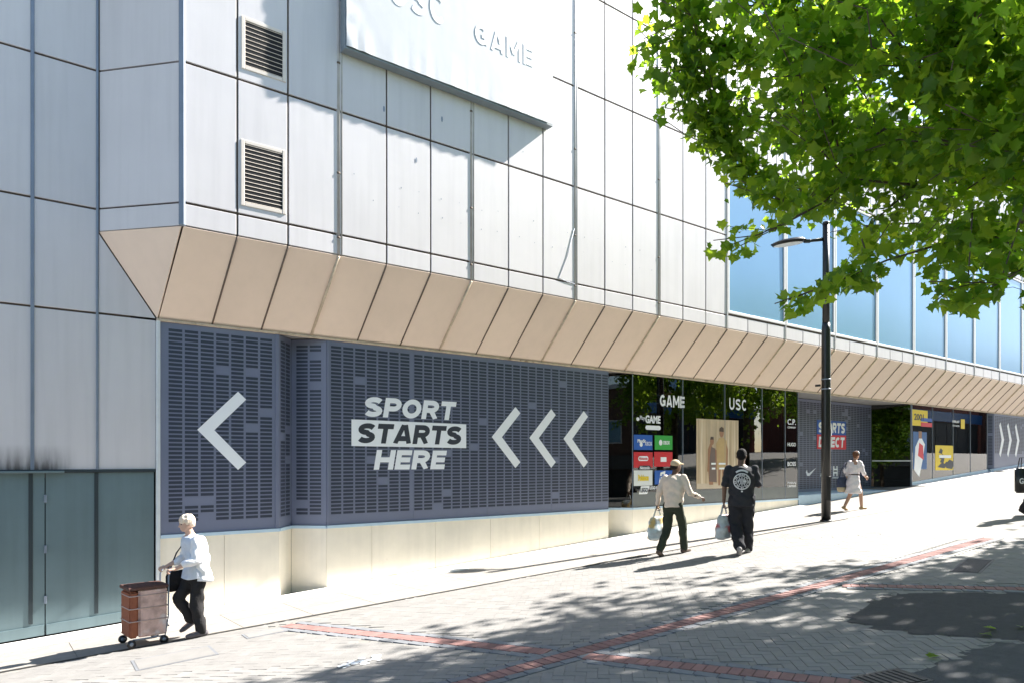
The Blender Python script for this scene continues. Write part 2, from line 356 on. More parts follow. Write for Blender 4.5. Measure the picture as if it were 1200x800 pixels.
for i in range(-90, 150):
    for j in range(-150, 90):
        k = (i + j) % 4
        if k == 0: cx, cy, an = i + 1.0, j + .5, 0      # horizontal stone covering i,i+1
        elif k == 2: cx, cy, an = i + .5, j + 1.0, math.pi / 2
        else: continue
        # 90 degree herringbone: horizontal at (i+j)%4==0, vertical at (i+j)%4==2
        x, y = cx * .1, cy * .1
        p = Vector((x * ca - y * sa + 4, x * sa + y * ca - 5))
        if not (-.5 < p.x < 14 and -9.6 < p.y < drain_y(p.x) - .12): continue
        q = proj((p.x, p.y, gz(p.x, p.y)))
        if q[2] < 1.5 or q[2] > 13.5 or not (-120 < q[0] < 1320 and q[1] < 900): continue
        if band_dist(p) < .055 or inside(p, PATCH1) or inside(p, PATCH2): continue
        blocks.append((p, an + R(45), 'b', q[2]))
for bi, (o, d, L) in enumerate(BANDS):
    ang = math.atan2(d.y, d.x); nn = Vector((-d.y, d.x)); thin = bi == 3
    k = 0
    while k * .105 < L:
        p = o + d * (k * .105 + .05); k += 1
        if inside(p, PATCH1) or inside(p, PATCH2): continue
        if bi == 0 or all(abs((p - o2).x * d2.y - (p - o2).y * d2.x) > .2 for (o2, d2, L2) in BANDS[:1]):
            q = proj((p.x, p.y, gz(p.x, p.y)))
            if q[2] < 1.5 or not (-120 < q[0] < 1320): continue
            blocks.append((p, ang + math.pi / 2, 'f' if thin else 'r', q[2]))
            if k % 2 == 0 and not thin:
                for s in (-1, 1): blocks.append((p + nn * s * .155, ang, 'e', q[2]))
blocks.sort(key=lambda t: t[3])
BD = (.198, .098, .05)
m_fade = M('faded_red_paver', (.235, .18, .16), .85, .12, 9, bump=.2, bscale=110, rnd=.1, island=.1)
NAMES = {'f': ('faded_paving_brick', m_fade), 'b': ('paving_block', m_block), 'r': ('red_paving_brick', m_red), 'e': ('border_paver', m_edge)}
cnt = {'b': 0, 'r': 0, 'e': 0, 'f': 0}; LIM = {'b': 300, 'r': 200, 'e': 120, 'f': 80}; rest = {'b': [], 'r': [], 'e': [], 'f': []}
for p, an, k, dep in blocks:
    q = proj((p.x, p.y, gz(p.x, p.y)))
    dz = {'b': -.025, 'r': -.0215, 'e': -.0220, 'f': -.0215}[k] + random.uniform(-.0012, .0012)
    m4 = block_mat4(p, an + random.uniform(-.008, .008), dz)
    if cnt[k] < LIM[k] and -5 < q[0] < 1205 and q[1] < 803:
        cnt[k] += 1
        put(bpy.data.objects.new(NAMES[k][0], box_mesh(BD, NAMES[k][1], .003)), ground, m4)
    else: rest[k].append(m4)
def join_boxes(name, mats4, d, mat, bev, parent):
    src = box_mesh(d, mat, bev); sv = [v.co for v in src.vertices]; sf = [tuple(p.vertices) for p in src.polygons]
    V, F = [], []
    for m in mats4:
        b = len(V); V += [m @ c for c in sv]; F += [tuple(i + b for i in f) for f in sf]
    return mesh_obj(name, V, F, mat, parent)
for k in rest:
    if rest[k]: tag(join_boxes({'b': 'paving_block_field', 'r': 'red_brick_course', 'f': 'faded_brick_course', 'e': 'border_paver_course'}[k], rest[k], BD, NAMES[k][1], 0, ground), kind='stuff')
# pale slab strip along the wall, built slab by slab
x = -9.0; k = 0
while x < 18.0:
    L = .9
    def yy(X, t): return -.46 + (drain_y(X) + .03 + .46) * t
    for t0, t1 in ((0, .5), (.5, 1)):
        x0, x1 = x + .004, x + L - .004
        poly = [(x0, yy(x0, t1) + .004), (x1, yy(x1, t1) + .004), (x1, yy(x1, t0) - .004), (x0, yy(x0, t0) - .004)]
        prism('paving_slab', [(a, b, gz(a, b)) for a, b in poly], (0, 0, -.06), m_stone, ground)
    x += L; k += 1
# slot drain between slabs and blocks
for i in range(10):
    x0 = -4 + i * 2.0; x1 = x0 + 1.99
    P = [(x0, drain_y(x0) - .025), (x1, drain_y(x1) - .025), (x1, drain_y(x1) + .02), (x0, drain_y(x0) + .02)]
    prism('slot_drain', [(a, b, gz(a, b) + .001) for a, b in P], (0, 0, -.05), m_iron, ground)
# concrete haunch at foot of wall
for x0, x1 in ((-9, 2), (2, 11), (11, 18.3), (25.5, 32.3), (33, 40)):
    poly = [(x0, -.45, gz(x0, -.45) + .012), (x1, -.45, gz(x1, -.45) + .012), (x1, -.02, gz(x1, 0) + .04), (x0, -.02, gz(x0, 0) + .04)]
    o = prism('wall_footing', poly, (0, 0, -.1), m_haunch, ground)
s1 = sheet('asphalt_patch', jag(PATCH1), .001, m_asph); tag(s1, 'dark asphalt repair patch set in the block paving', 'asphalt')
s2 = sheet('asphalt_road', jag(PATCH2, .12, .03), .001, m_asph2); tag(s2, 'worn asphalt strip beside the block paving', 'asphalt')
def cover(name, cx, cy, w_, d_, rz, label, mat=m_iron, bars=0):
    t = empty(name, (cx, cy, gz(cx, cy)), rz)
    m3 = SLOPE @ Matrix.Rotation(rz, 3, 'Z')
    def pl(nm, a, b, c, d, h, mt):
        vs_ = [m3 @ Vector(v) for v in ((a, b, h), (c, b, h), (c, d, h), (a, d, h))]
        base = Vector((cx, cy, gz(cx, cy))); prism(nm, [base + v for v in vs_], (0, 0, -.03), mt, t)
    pl('frame', -w_ / 2 - .03, -d_ / 2 - .03, w_ / 2 + .03, d_ / 2 + .03, .004, mat)
    if bars:
        pl('pit', -w_ / 2, -d_ / 2, w_ / 2, d_ / 2, .006, m_void)
        for i in range(bars): a = -w_ / 2 + (i + .5) * w_ / bars; pl('bar', a - w_ / bars * .28, -d_ / 2, a + w_ / bars * .28, d_ / 2, .010, mat)
    else: pl('lid', -w_ / 2, -d_ / 2, w_ / 2, d_ / 2, .006, m_block)
    tag(t, label, 'drain cover')
g = gnd(1045, 795); cover('gully_grate', g[0], g[1], .42, .3, R(-20), 'small black iron gully grate beside the worn asphalt', bars=7)
g = gnd(1140, 662); cover('drain_grate', g[0], g[1], 1.1, .3, R(10), 'long iron drain grate in the dappled block paving', bars=16)
g = gnd(205, 770); cover('utility_cover', g[0], g[1], .75, .45, R(-3), 'pale paved utility cover by the slab strip', mat=m_edge)
g = gnd(310, 741); cover('access_cover', g[0], g[1], .42, .22, R(-3), 'narrow grey access cover on the sunlit paving', mat=m_edge)
# white paint spill
bm = bmesh.new()
for k in range(26):
    a = random.uniform(-1, 1); px, py = 424 + a * 22 + random.uniform(-3, 3), 775 - a * 5 + random.uniform(-3.2, 3.2); c = gnd(px, py); r = random.uniform(.012, .05)
    vsx = [bm.verts.new((c[0] + r * random.uniform(.7, 1.3) * math.cos(q), c[1] + r * random.uniform(.5, 1) * math.sin(q), gz(c[0], c[1]) + .005 + k * .0002 + GB * r * math.cos(q))) for q in np.linspace(0, math.tau, 9)[:-1]]
    bm.faces.new(vsx)
tag(bm_obj('paint_spill', bm, m_white), 'splashed white paint mark on the shaded block paving', 'stain', kind='stuff')

# ------------------------------------------------------------------ department store
YF = -.94                       # outer face of the upper storeys; lower wall plane is Y = 0
ZS, ZR1, ZR2, ZR3, ZR4, ZTOP = 5.36, 5.67, 7.51, 9.42, 11.32, 13.0
ZL = 4.29                       # soffit foot
XC, XA, XB = 2.12, 1.265, 2.0   # chamfer corner, chamfer start on wall plane, soffit foot corner
XEND = 58.0
store = empty('department_store', (20, 0, gz(20, 0)))
tag(store, 'large department store clad in pale panels above a blue printed shopfront', 'building')
# dark carcass behind the panels (reads as the joint gaps)
span('carcass', XC + .02, XEND, YF + .035, 14, ZS + .02, ZTOP - .05, m_gap, store, 0)
span('lower_wall', -9, 18.4, .62, 14, -1.2, ZL + .02, m_gap, store, 0)
prism('chamfer_wall', [(XA + .03, .04, ZS), (XC + .03, YF + .05, ZS), (XC + .03, YF + .05, ZTOP - .05), (XA + .03, .04, ZTOP - .05)], (.5, .5, 0), m_gap, store)
span('side_wall', -9, XA + .4, .03, 14, ZL - 2.2, ZTOP - .05, m_gap, store, 0)
span('roof_coping', XC - .05, XEND, YF - .06, YF + .4, ZTOP, ZTOP + .12, m_trimw, store)
JW = .0135
def fpanel(x0, x1, z0, z1, name='facade_panel'):
    o = box(name, (x1 - x0 - 2 * JW, .03, z1 - z0 - 2 * JW * 1.2), ((x0 + x1) / 2, YF + .015, (z0 + z1) / 2), m_panel, store, .005,
            rot=(random.gauss(0, .0012), 0, 0) if 0 else (random.gauss(0, .0010), 0, random.gauss(0, .0018)))
    return o
cols = [XC, 2.81, 3.51] + [4.27 + .7935 * i for i in range(13)]
XW = cols[-1]                   # glazing starts (13.8)
rows = [(ZS, ZR1), (ZR1, ZR2), (ZR2, ZR3), (ZR3, ZR4), (ZR4, ZTOP)]
for i in range(len(cols) - 1):
    for z0, z1 in rows: fpanel(cols[i], cols[i + 1], z0, z1)
MUL = [XW + 2.42 * i for i in range(int((XEND - XW) / 2.42) + 1)]
sub = []
for i in range(len(MUL) - 1):
    for k in range(3):
        a = MUL[i] + (MUL[i + 1] - MUL[i]) * k / 3; b = MUL[i] + (MUL[i + 1] - MUL[i]) * (k + 1) / 3
        sub.append(a)
        fpanel(a, b, ZS, ZR1 + .02)
    for k in range(6):
        a = MUL[i] + (MUL[i + 1] - MUL[i]) * k / 6; b = MUL[i] + (MUL[i + 1] - MUL[i]) * (k + 1) / 6
        if MUL[i] < 36: fpanel(a, b, ZR3 + .06, ZTOP, 'upper_panel')
    if MUL[i] >= 36: fpanel(MUL[i], MUL[i + 1], ZR3 + .06, ZTOP, 'upper_panel')
    # window
    wz0, wz1 = ZR1 + .05, ZR3 + .02
    wn = box('window', (2.42 - .012, .05, .06), ((MUL[i] + MUL[i + 1]) / 2, YF + .012, wz0 + .03), m_frame, store, .006)
    box('window_head', (2.42 - .012, .05, .06), ((MUL[i] + MUL[i + 1]) / 2, YF + .012, wz1 - .03), m_frame, wn, .006)
    for xx in (MUL[i] + .045, MUL[i + 1] - .045): box('window_jamb', (.07, .05, wz1 - wz0 - .125), (xx, YF + .012, (wz0 + wz1) / 2), m_frame, wn, .006)
    box('pane', (2.42 - .15, .012, wz1 - wz0 - .1), ((MUL[i] + MUL[i + 1]) / 2, YF + .022, (wz0 + wz1) / 2), m_blue, wn, 0, rot=(random.gauss(0, .0015), 0, random.gauss(0, .002)))
    box('mullion_cover', (.06, .07, ZTOP - ZS), (MUL[i] + .0, YF + .022, (ZTOP + ZS) / 2), m_capw, store, .008)
# thin vertical joint caps and the round cover pipes every third panel
for i, c in enumerate(cols[:-1]):
    if i in (3, 6, 9, 12):
        bm = bmesh.new(); add_tube(bm, [(c, YF + .02, ZS + .01), (c, YF + .02, ZTOP)], .032, 10); add_tube(bm, [(c + .05, YF + .012, ZS + .01), (c + .05, YF + .012, ZTOP)], .018, 8)
        pp = bm_obj('cover_pipe', bm, m_capw, store, True)
        for zz in (ZS + .25, ZR1 + .9, ZR2 + .7, ZR3 + 1.0): tube('pipe_clip', [(c, YF + .018, zz), (c, YF + .018, zz + .03)], .0345, m_gap, pp, 10)
box('corner_cap', (.075, .075, ZTOP - ZS), (XC - .005, YF + .005, (ZTOP + ZS) / 2), m_cap, store, .012, rot=(0, 0, R(-23.6)))
# chamfered end
CH0, CH1 = Vector((XA + .02, 0, 0)), Vector((XC - .03, YF + .03, 0))
dch = (CH1 - CH0).normalized(); nch = Vector((dch.y, -dch.x, 0))
for z0, z1 in rows:
    a = CH0 + dch * .01; b = CH1 - dch * .01
    prism('chamfer_panel', [Vector((a.x, a.y, z0 + .012)), Vector((b.x, b.y, z0 + .012)), Vector((b.x, b.y, z1 - .012)), Vector((a.x, a.y, z1 - .012))], -nch * .03, m_panel, store)
# left wing on the wall plane
lc = [-9 + .0, -8.04, -7.325, -6.61, -5.895, -5.18, -4.463, -3.747, -3.031, -2.315, -1.599, -.883, -.167, .549, XA]
lrows = [(2.17, ZL - .02), (ZL - .02, ZR1 - .01), (ZR1 - .01, ZR2), (ZR2, ZR3), (ZR3, ZR4), (ZR4, ZTOP)]
for i in range(len(lc) - 1):
    for z0, z1 in lrows:
        box('wing_panel', (lc[i + 1] - lc[i] - .016, .03, z1 - z0 - .028), ((lc[i] + lc[i + 1]) / 2, .015, (z0 + z1) / 2), m_soot if z0 < 2.3 else m_panel, store, .005, rot=(random.gauss(0, .001), 0, random.gauss(0, .0016)))
    if i: box('wing_joint_cap', (.042, .03, ZTOP - 2.17), (lc[i], -.002, (ZTOP + 2.17) / 2), m_cap, store, .006)
box('wing_joint_cap', (.03, .03, ZTOP - 2.17), (XA, -.004, (ZTOP + 2.17) / 2), m_cap, store, .006)
box('wing_panel', (XB - XA - .045, .03, ZL - 2.17 - .05), ((XA + XB) / 2 - .005, .015, (ZL + 2.17) / 2 - .005), m_panel, store, .005)
prism('gusset_panel', [(XA + .02, 0, ZL), (XB - .03, 0, ZL), (XA + .02, 0, ZS - .03)], (0, .03, 0), m_panel, store)
# soffit: end triangle and one sloping panel per bay
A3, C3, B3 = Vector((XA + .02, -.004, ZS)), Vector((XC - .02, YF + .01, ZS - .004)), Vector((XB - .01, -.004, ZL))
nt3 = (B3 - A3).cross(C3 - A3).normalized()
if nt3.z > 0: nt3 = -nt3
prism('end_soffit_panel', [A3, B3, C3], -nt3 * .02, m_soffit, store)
foot0 = [XB, 2.72, 3.43] + [4.21 + .7935 * i for i in range(13)]
tops = cols[:]; foots = foot0[:]
for i in range(len(MUL) - 1):
    for k in (1, 2, 3): tops.append(MUL[i] + 2.42 * k / 3); foots.append(MUL[i] + 2.42 * k / 3 - .06)
nso = Vector((0, -(ZS - ZL), YF)).normalized()
if nso.z > 0: nso = -nso
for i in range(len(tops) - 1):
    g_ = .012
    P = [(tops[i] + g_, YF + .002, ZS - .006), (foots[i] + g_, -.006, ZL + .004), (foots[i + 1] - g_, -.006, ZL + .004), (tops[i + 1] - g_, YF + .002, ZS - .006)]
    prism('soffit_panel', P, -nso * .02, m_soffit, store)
    big = i in (3, 6, 9, 12) or (i > 15 and (i - 15) % 3 == 0)
    a = Vector((tops[i], YF, ZS - .01)) + nso * (.006 if not big else .012); b = Vector((foots[i], -.012, ZL + .02)) + nso * (.006 if not big else .012)
    if i and i < 48: tube('soffit_rib' if big else 'soffit_joint', [a, b], .022 if big else .013, m_rib if big else m_gap, store, 6)
prism('soffit_backing', [(XB + .05, .05, ZL + .03), (XEND, .05, ZL + .03), (XEND, YF + .06, ZS + .02), (XC + .06, YF + .06, ZS + .02)], (0, .2, .2), m_gap, store)
span('soffit_drip', XB - .02, XEND, -.035, .012, ZL - .035, ZL - .002, m_rib, store, .004)
span('recess_ceiling', 2.02, XEND, .015, 3.5, ZL - .012, ZL + .01, m_ceil, store, 0)
# panel fixings: pairs of dimpled studs
bm = bmesh.new()
for i in range(3, 12):
    for zz in (6.28, 6.62):
        for fx in (.28, .72):
            if random.random() < .25: continue
            c = Vector((cols[i] + (cols[i + 1] - cols[i]) * fx + random.uniform(-.03, .03), YF - .001, zz + random.uniform(-.03, .03))); r = random.uniform(.007, .015)
            vv = [bm.verts.new(c + Vector((r * math.cos(a) * .7, -.003, r * math.sin(a)))) for a in np.linspace(0, math.tau, 7)[:-1]]; bm.faces.new(vv)
for px, py, r in ((488, 188, .045), (518, 140, .05), (450, 128, .05), (613, 178, .02), (690, 40, .025)):
    c = Vector(on_y(px, py, YF - .003)); 
    vv = [bm.verts.new(c + Vector((r * .35 * math.cos(a), 0, r * math.sin(a)))) for a in np.linspace(0, math.tau, 9)[:-1]]; bm.faces.new(vv)
tag(bm_obj('panel_fixing_marks', bm, m_cap, store), kind='stuff')
tube('loose_cable', [on_y(673, 268, YF - .006), on_y(665, 300, YF - .007), on_y(655, 326, YF - .006), on_y(664, 330, YF - .006), on_y(674, 333, YF - .006)], .005, m_cap, store, 6)
# louvre vents
for (x0, x1, z0, z1) in ((2.862, 3.478, 7.67, 8.39), (2.855, 3.478, 5.795, 6.70)):
    v = empty('louvre_vent', ((x0 + x1) / 2, YF, z0), parent=store)
    box('vent_back', (x1 - x0 - .04, .006, z1 - z0 - .04), ((x0 + x1) / 2, YF - .002, (z0 + z1) / 2), m_void, v, 0)
    for xx in (x0 + .025, x1 - .025): box('vent_frame', (.05, .05, z1 - z0), (xx, YF + .012, (z0 + z1) / 2), m_louv, v, .005)
    for zz in (z0 + .025, z1 - .025): box('vent_frame', (x1 - x0 - .104, .046, .05), ((x0 + x1) / 2, YF + .012, zz), m_louv, v, .005)
    n = int((z1 - z0 - .1) / .052)
    for k in range(n): box('slat', (x1 - x0 - .1, .028, .006), ((x0 + x1) / 2, YF + .002, z0 + .065 + (z1 - z0 - .12) * k / (n - 1)), m_louv, v, 0, rot=(R(50), 0, 0))
# service doors on the left
DZ1 = 2.15
def door_bottom(x): return gz(x, 0) + .06
def door_leaf(x0, x1, mat=m_door):
    l_ = prism('service_door', [(x0 + .006, .012, door_bottom(x0)), (x1 - .006, .012, door_bottom(x1)), (x1 - .006, .012, DZ1), (x0 + .006, .012, DZ1)], (0, .05, 0), mat, store)
    return l_
xd = [-4.5, -2.7, -.9, on_y(53, 600, 0)[0], on_y(182, 600, 0)[0] - .01]
for i in range(len(xd) - 1):
    dr = door_leaf(xd[i], xd[i + 1])
    xm = on_y(113, 600, 0)[0] if i == 3 else (on_y(36, 600, 0)[0] if i == 2 else (xd[i] + xd[i + 1]) / 2)
    z0 = door_bottom(xm) + .16
    box('door_groove', (.045, .012, DZ1 - z0 - .01), (xm, .008, (DZ1 + z0) / 2), m_doord, dr, .002)
    P = [(xd[i] + .012, -.008, door_bottom(xd[i]) + .0), (xd[i + 1] - .012, -.008, door_bottom(xd[i + 1])), (xd[i + 1] - .012, -.008, door_bottom(xd[i + 1]) + .13), (xd[i] + .012, -.008, door_bottom(xd[i]) + .13)]
    prism('kick_rail', P, (0, .03, 0), m_door, dr)
    for zz in (.45, 1.1, 1.75): box('hinge', (.03, .03, .1), (xd[i] + .002, .002, door_bottom(xd[i]) + zz), m_cap, dr, .004)
span('door_head_rail', -4.5, on_y(182, 600, 0)[0], -.02, .03, DZ1 + .004, DZ1 + .045, m_doord, store, .004)
span('door_drip_rail', -4.5, on_y(75, 552, 0)[0], -.07, -.022, DZ1 + .002, DZ1 + .03, m_door, store, .004)
span('door_void', -8.9, 1.97, .07, .6, -1, DZ1 + .1, m_void, store, 0)
bm_trim = box('corner_trim', (.05, .06, 4.28), (2.0, -.008, 2.12), m_trimw, store, .006)

# lower shopfront outline in plan
SEG1 = [((2.03, 0), (3.70, 0)), ((3.70, 0), (4.03, .38)), ((4.03, .38), (4.47, 0)), ((4.47, 0), (10.87, 0))]
SEG2 = [((10.87, 0), (11.18, .38)), ((11.18, .38), (11.62, 0)), ((11.62, 0), (18.38, 0))]
ZSI = 1.215
def plinth(A, B, joints=()):
    A = Vector(A); B = Vector(B); L = (B - A).length; js = [0] + [(j - A.x) / (B.x - A.x) * L for j in joints] + [L]
    d = (B - A).normalized()
    for a, b in zip(js[:-1], js[1:]):
        p = A + d * (a + .003); q = A + d * (b - .003)
        seg_wall('plinth_panel', p, q, gz(p.x, 0) - .15, gz(q.x, 0) - .15, ZSI, ZSI, .05, m_cream, store)
    seg_wall('sill', A, B, ZSI + .003, ZSI + .003, ZSI + .05, ZSI + .05, .1, m_sill, store, .03)
plinth(*SEG1[0], joints=(2.89,)); plinth(*SEG1[1]); plinth(*SEG1[2]); plinth(*SEG1[3], joints=(5.27, 6.51, 7.73, 8.93, 10.14))
plinth(*SEG2[0]); plinth(*SEG2[1]); plinth(*SEG2[2], joints=(12.9, 14.2, 15.5, 16.8))
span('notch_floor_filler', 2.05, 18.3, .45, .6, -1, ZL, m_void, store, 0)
ZM0, ZM1 = ZSI + .055, ZL - .03
def mural(A, B, z0=ZM0, z1=ZM1, pitch=.2, margin=.09, rowp=.1195, slots=True, bottom=None, name='mural_panel', blank=.03):
    A = Vector(A); B = Vector(B); d = (B - A).normalized(); L = (B - A).length
    zb = (z0, z0) if bottom is None else bottom
    p = seg_wall(name, A + d * .002, B - d * .002, zb[0], zb[1], z1, z1, .02, m_mural, store)
    if slots:
        n = max(1, round((L - 2 * margin) / pitch)); pw = (L - 2 * margin) / n; nr = int((z1 - max(zb) - .16) / rowp)
        nrm = Vector((d.y, -d.x)); V, F = [], []
        zt = z1 - .09
        for c in range(n):
            for r in range(nr):
                if random.random() < blank: continue
                for s in range(2):
                    a0 = margin + c * pw + .017; a1 = margin + (c + 1) * pw - .017
                    zz1 = zt - r * rowp - s * rowp * .5; zz0 = zz1 - .039
                    b = len(V)
                    for (a, z) in ((a0, zz0), (a1, zz0), (a1, zz1), (a0, zz1)):
                        q = A + d * a + nrm * .003; V.append((q.x, q.y, z))
                    F.append((b, b + 1, b + 2, b + 3))
        if V: tag(mesh_obj('slot_print', V, F, m_slot, p), kind='stuff')
    return p
mp1 = mural(*SEG1[0]); mural(*SEG1[1], margin=.05); mural(*SEG1[2], margin=.07)
for a, b in ((4.47, 6.06), (6.06, 7.65), (7.65, 9.24), (9.24, 10.87)): mpl = mural((a, 0), (b, 0), margin=.004 if a > 4.5 else .06)
for xx in (3.70, 4.47): box('mural_edge_trim', (.05, .012, ZM1 - ZM0), (xx + (-.03 if xx < 4 else .03), -.008, (ZM0 + ZM1) / 2), m_mural, store, .002)
def chevron(xt, zt, h, w_, th, dirn, parent, mat=m_white, A=(0, 0), u=(1, 0), name='chevron_print', proud=.006):
    k = dirn; aw = w_ - th * .72
    pts = [(xt, zt), (xt + k * aw, zt + h / 2), (xt + k * w_, zt + h / 2 - th * .68), (xt + k * th * 1.42, zt), (xt + k * w_, zt - h / 2 + th * .68), (xt + k * aw, zt - h / 2)]
    if k > 0: pts = pts[::-1]
    # two convex arms
    top = [pts_ for pts_ in ((xt, zt), (xt + k * th * 1.42, zt), (xt + k * w_, zt + h / 2 - th * .68), (xt + k * aw, zt + h / 2))]
    bot = [pts_ for pts_ in ((xt, zt), (xt + k * aw, zt - h / 2), (xt + k * w_, zt - h / 2 + th * .68), (xt + k * th * 1.42, zt))]
    U = Vector((u[0], u[1], 0)).normalized(); nrm = Vector((U.y, -U.x, 0)); V, F = [], []
    for arm in (top, bot):
        if k < 0: arm = arm[::-1]
        b = len(V)
        for a, z in arm: V.append(Vector((A[0], A[1], 0)) + U * a + nrm * proud + Vector((0, 0, z)))
        F.append(tuple(range(b, b + 4)))
    return mesh_obj(name, V, F, mat, parent)
chevron(2.515, 2.757, 1.17, .69, .165, 1, mp1)
for xt in (7.75, 8.665, 9.565): chevron(xt, 2.765, 1.19, .69, .17, 1, mpl)
# main slogan
heavy('slogan_lettering', 'SPORT', (5.10, 0), (1, 0), 1.80, .335, 3.05, m_white, mpl, .005)
flat('slogan_box_print', [(4.90, 2.555), (7.17, 2.545), (7.17, 2.985), (4.90, 2.995)], (0, 0), (1, 0), m_white, mpl, .004, .002)
heavy('slogan_lettering', 'STARTS', (4.98, 0), (1, 0), 2.06, .335, 2.605, m_dark, mpl, .0075)
heavy('slogan_lettering', 'HERE', (5.30, 0), (1, 0), 1.40, .335, 2.16, m_white, mpl, .005)

# ------------------------------------------------------------------ first shop window with product tiles and a fashion poster
win = empty('shop_window', (15, 0, 1.27), parent=store)
WZ0, WZ1 = ZSI + .055, ZL - .04
def gp(name, A, B, z0a, z0b, z1, mat, parent, th=.010):
    return seg_wall(name, A, B, z0a, z0b, z1, z1, th, mat, parent)
cuts = [11.625, 13.36, 15.0, 16.63, 17.73, 18.38]
for a, b in zip(cuts[:-1], cuts[1:]): gp('pane', (a + .004, 0), (b - .004, 0), WZ0, WZ0, WZ1, m_glass, win)
gp('notch_pane', (11.19, .375), (11.61, .005), WZ0, WZ0, WZ1, m_glassd, win)
gp('notch_side', (10.88, .02), (11.175, .375), WZ0, WZ0, WZ1, m_blackback, win)
for xx in cuts: box('pane_edge', (.012, .02, WZ1 - WZ0), (xx, -.002, (WZ0 + WZ1) / 2), m_cap, win, .002)
span('display_backing', 11.3, 18.42, .30, .34, WZ0 - .1, ZL, m_blackback, win, 0)
span('display_floor', 11.66, 18.38, .03, .30, WZ0 - .03, WZ0, m_intf, win, 0)
flat('window_base_print', [(11.64, WZ0 + .01), (18.36, WZ0 + .01), (18.36, 1.60), (11.64, 1.60)], (0, -.002), (1, 0), M('window_base_grey', (.16, .17, .165), .6), win, 0)
m_tb = M('tile_blue', (.012, .10, .42), .4, .02); m_tg = M('tile_green', (.03, .36, .05), .4, .02); m_tr = M('tile_red', (.60, .02, .03), .4, .02); m_tw = M('tile_white', (.72, .74, .72), .4, .02); m_ty = M('tile_yellow', (.75, .55, .02), .4, .03)
tiles = [(11.66, 12.28, 2.56, 2.90, m_tb), (12.36, 12.98, 2.57, 2.90, m_tg), (11.66, 12.29, 2.16, 2.51, m_tr), (12.34, 12.98, 2.18, 2.52, m_tr), (11.66, 12.28, 1.75, 2.10, m_tw), (12.36, 12.98, 1.77, 2.09, m_tb)]
YT = -.002
for (a, b, c, d_, mt) in tiles: flat('product_tile', [(a, c), (b, c), (b, d_), (a, d_)], (0, YT), (1, 0), mt, win, 0, .004)
def wt(s, a, b, c, d_, mt=m_white, bold=.03, Y=YT, sh=0.0, par=None): return text('window_lettering', s, (a, Y), (1, 0), b - a, d_ - c, c, mt, par or win, .006, bold, sh)
def disc(cx, cz, rx, rz, Y, mat, parent, name='print_disc', proud=.006, n=20):
    return flat(name, [(cx + rx * math.cos(t), cz + rz * math.sin(t)) for t in np.linspace(0, math.tau, n + 1)[:-1]], (0, Y), (1, 0), mat, parent, proud, .002)
def pill(a, b, c, d_, Y, mat, parent, proud=.006):
    r = (d_ - c) / 2; pts = [(b - r + r * math.cos(t), c + r + r * math.sin(t)) for t in np.linspace(-math.pi / 2, math.pi / 2, 8)] + [(a + r - r * math.cos(t), c + r + r * math.sin(t)) for t in np.linspace(math.pi / 2, -math.pi / 2, 8)]
    return flat('print_pill', pts, (0, Y), (1, 0), mat, parent, proud, .002)
heavy('window_lettering', 'GAME', (12.53, YT), (1, 0), .89, .28, 3.57, m_white, win, .006, 0, .8)
wt('GAME', 12.04, 12.55, 3.17, 3.35, bold=.04); wt('Play', 11.86, 12.02, 3.21, 3.33, bold=0); disc(11.79, 3.25, .05, .04, YT, m_white, win); pill(12.04, 12.56, 3.02, 3.12, YT, m_white, win)
wt('XBOX', 12.02, 12.26, 2.66, 2.75, bold=.0); wt('PlaySt', 11.78, 12.05, 2.70, 2.80, bold=.03); disc(11.90, 2.68, .05, .05, YT, m_white, win)
disc(12.56, 2.735, .06, .065, YT, m_white, win); wt('XBOX', 12.64, 12.88, 2.69, 2.78, bold=.02)
pill(11.80, 12.14, 2.31, 2.42, YT, m_white, win); wt('Nintendo', 11.83, 12.11, 2.335, 2.395, m_tr, .01, YT + -.004); flat('print_square', [(12.56, 2.29), (12.76, 2.29), (12.76, 2.40), (12.56, 2.40)], (0, YT), (1, 0), m_white, win, .006)
pill(11.82, 12.22, 2.10, 2.205, YT, m_dark, win, .008); wt('Nintendo', 11.86, 12.18, 2.12, 2.19, m_white, .01, YT - .004)
wt('Pok\u00e9mon', 11.80, 12.15, 1.86, 2.0, m_ty, .06); flat('print_poster', [(12.50, 1.80), (12.70, 1.86), (12.72, 2.08), (12.55, 2.04)], (0, YT), (1, 0), m_white, win, .006)
wt('rP', 12.53, 12.68, 1.88, 2.0, m_tb, .02, YT - .004)
flat('print_square', [(11.82, 1.56), (12.10, 1.56), (12.18, 1.74), (11.90, 1.74)], (0, YT), (1, 0), m_white, win, .004); wt('LEGO', 11.87, 12.12, 1.60, 1.70, m_dark, .03, YT - .004, .2)
wt('LEGO INSIDE', 12.18, 12.62, 1.66, 1.73)
heavy('window_lettering', 'USC', (15.17, YT), (1, 0), .77, .32, 3.60, m_white, win, .006, 0, .62, .12)
for s, z, hh in (('C.P.', 3.32, .16), ('COMPANY', 3.22, .05), ('HUGO', 2.72, .10), ('BOSS', 2.17, .12), ('PARAJ', 1.66, .07), ('UMPERS', 1.58, .06)): wt(s, 17.84, 18.26, z, z + hh, bold=.015)
flat('side_lit_brand_strip', [(17.75, 1.62), (18.36, 1.62), (18.36, WZ1), (17.75, WZ1)], (0, .10), (1, 0), M('brand_strip_side_lit', (.03, .055, .055), .5), win, 0)  # lighter base paints the side light on this end of the window
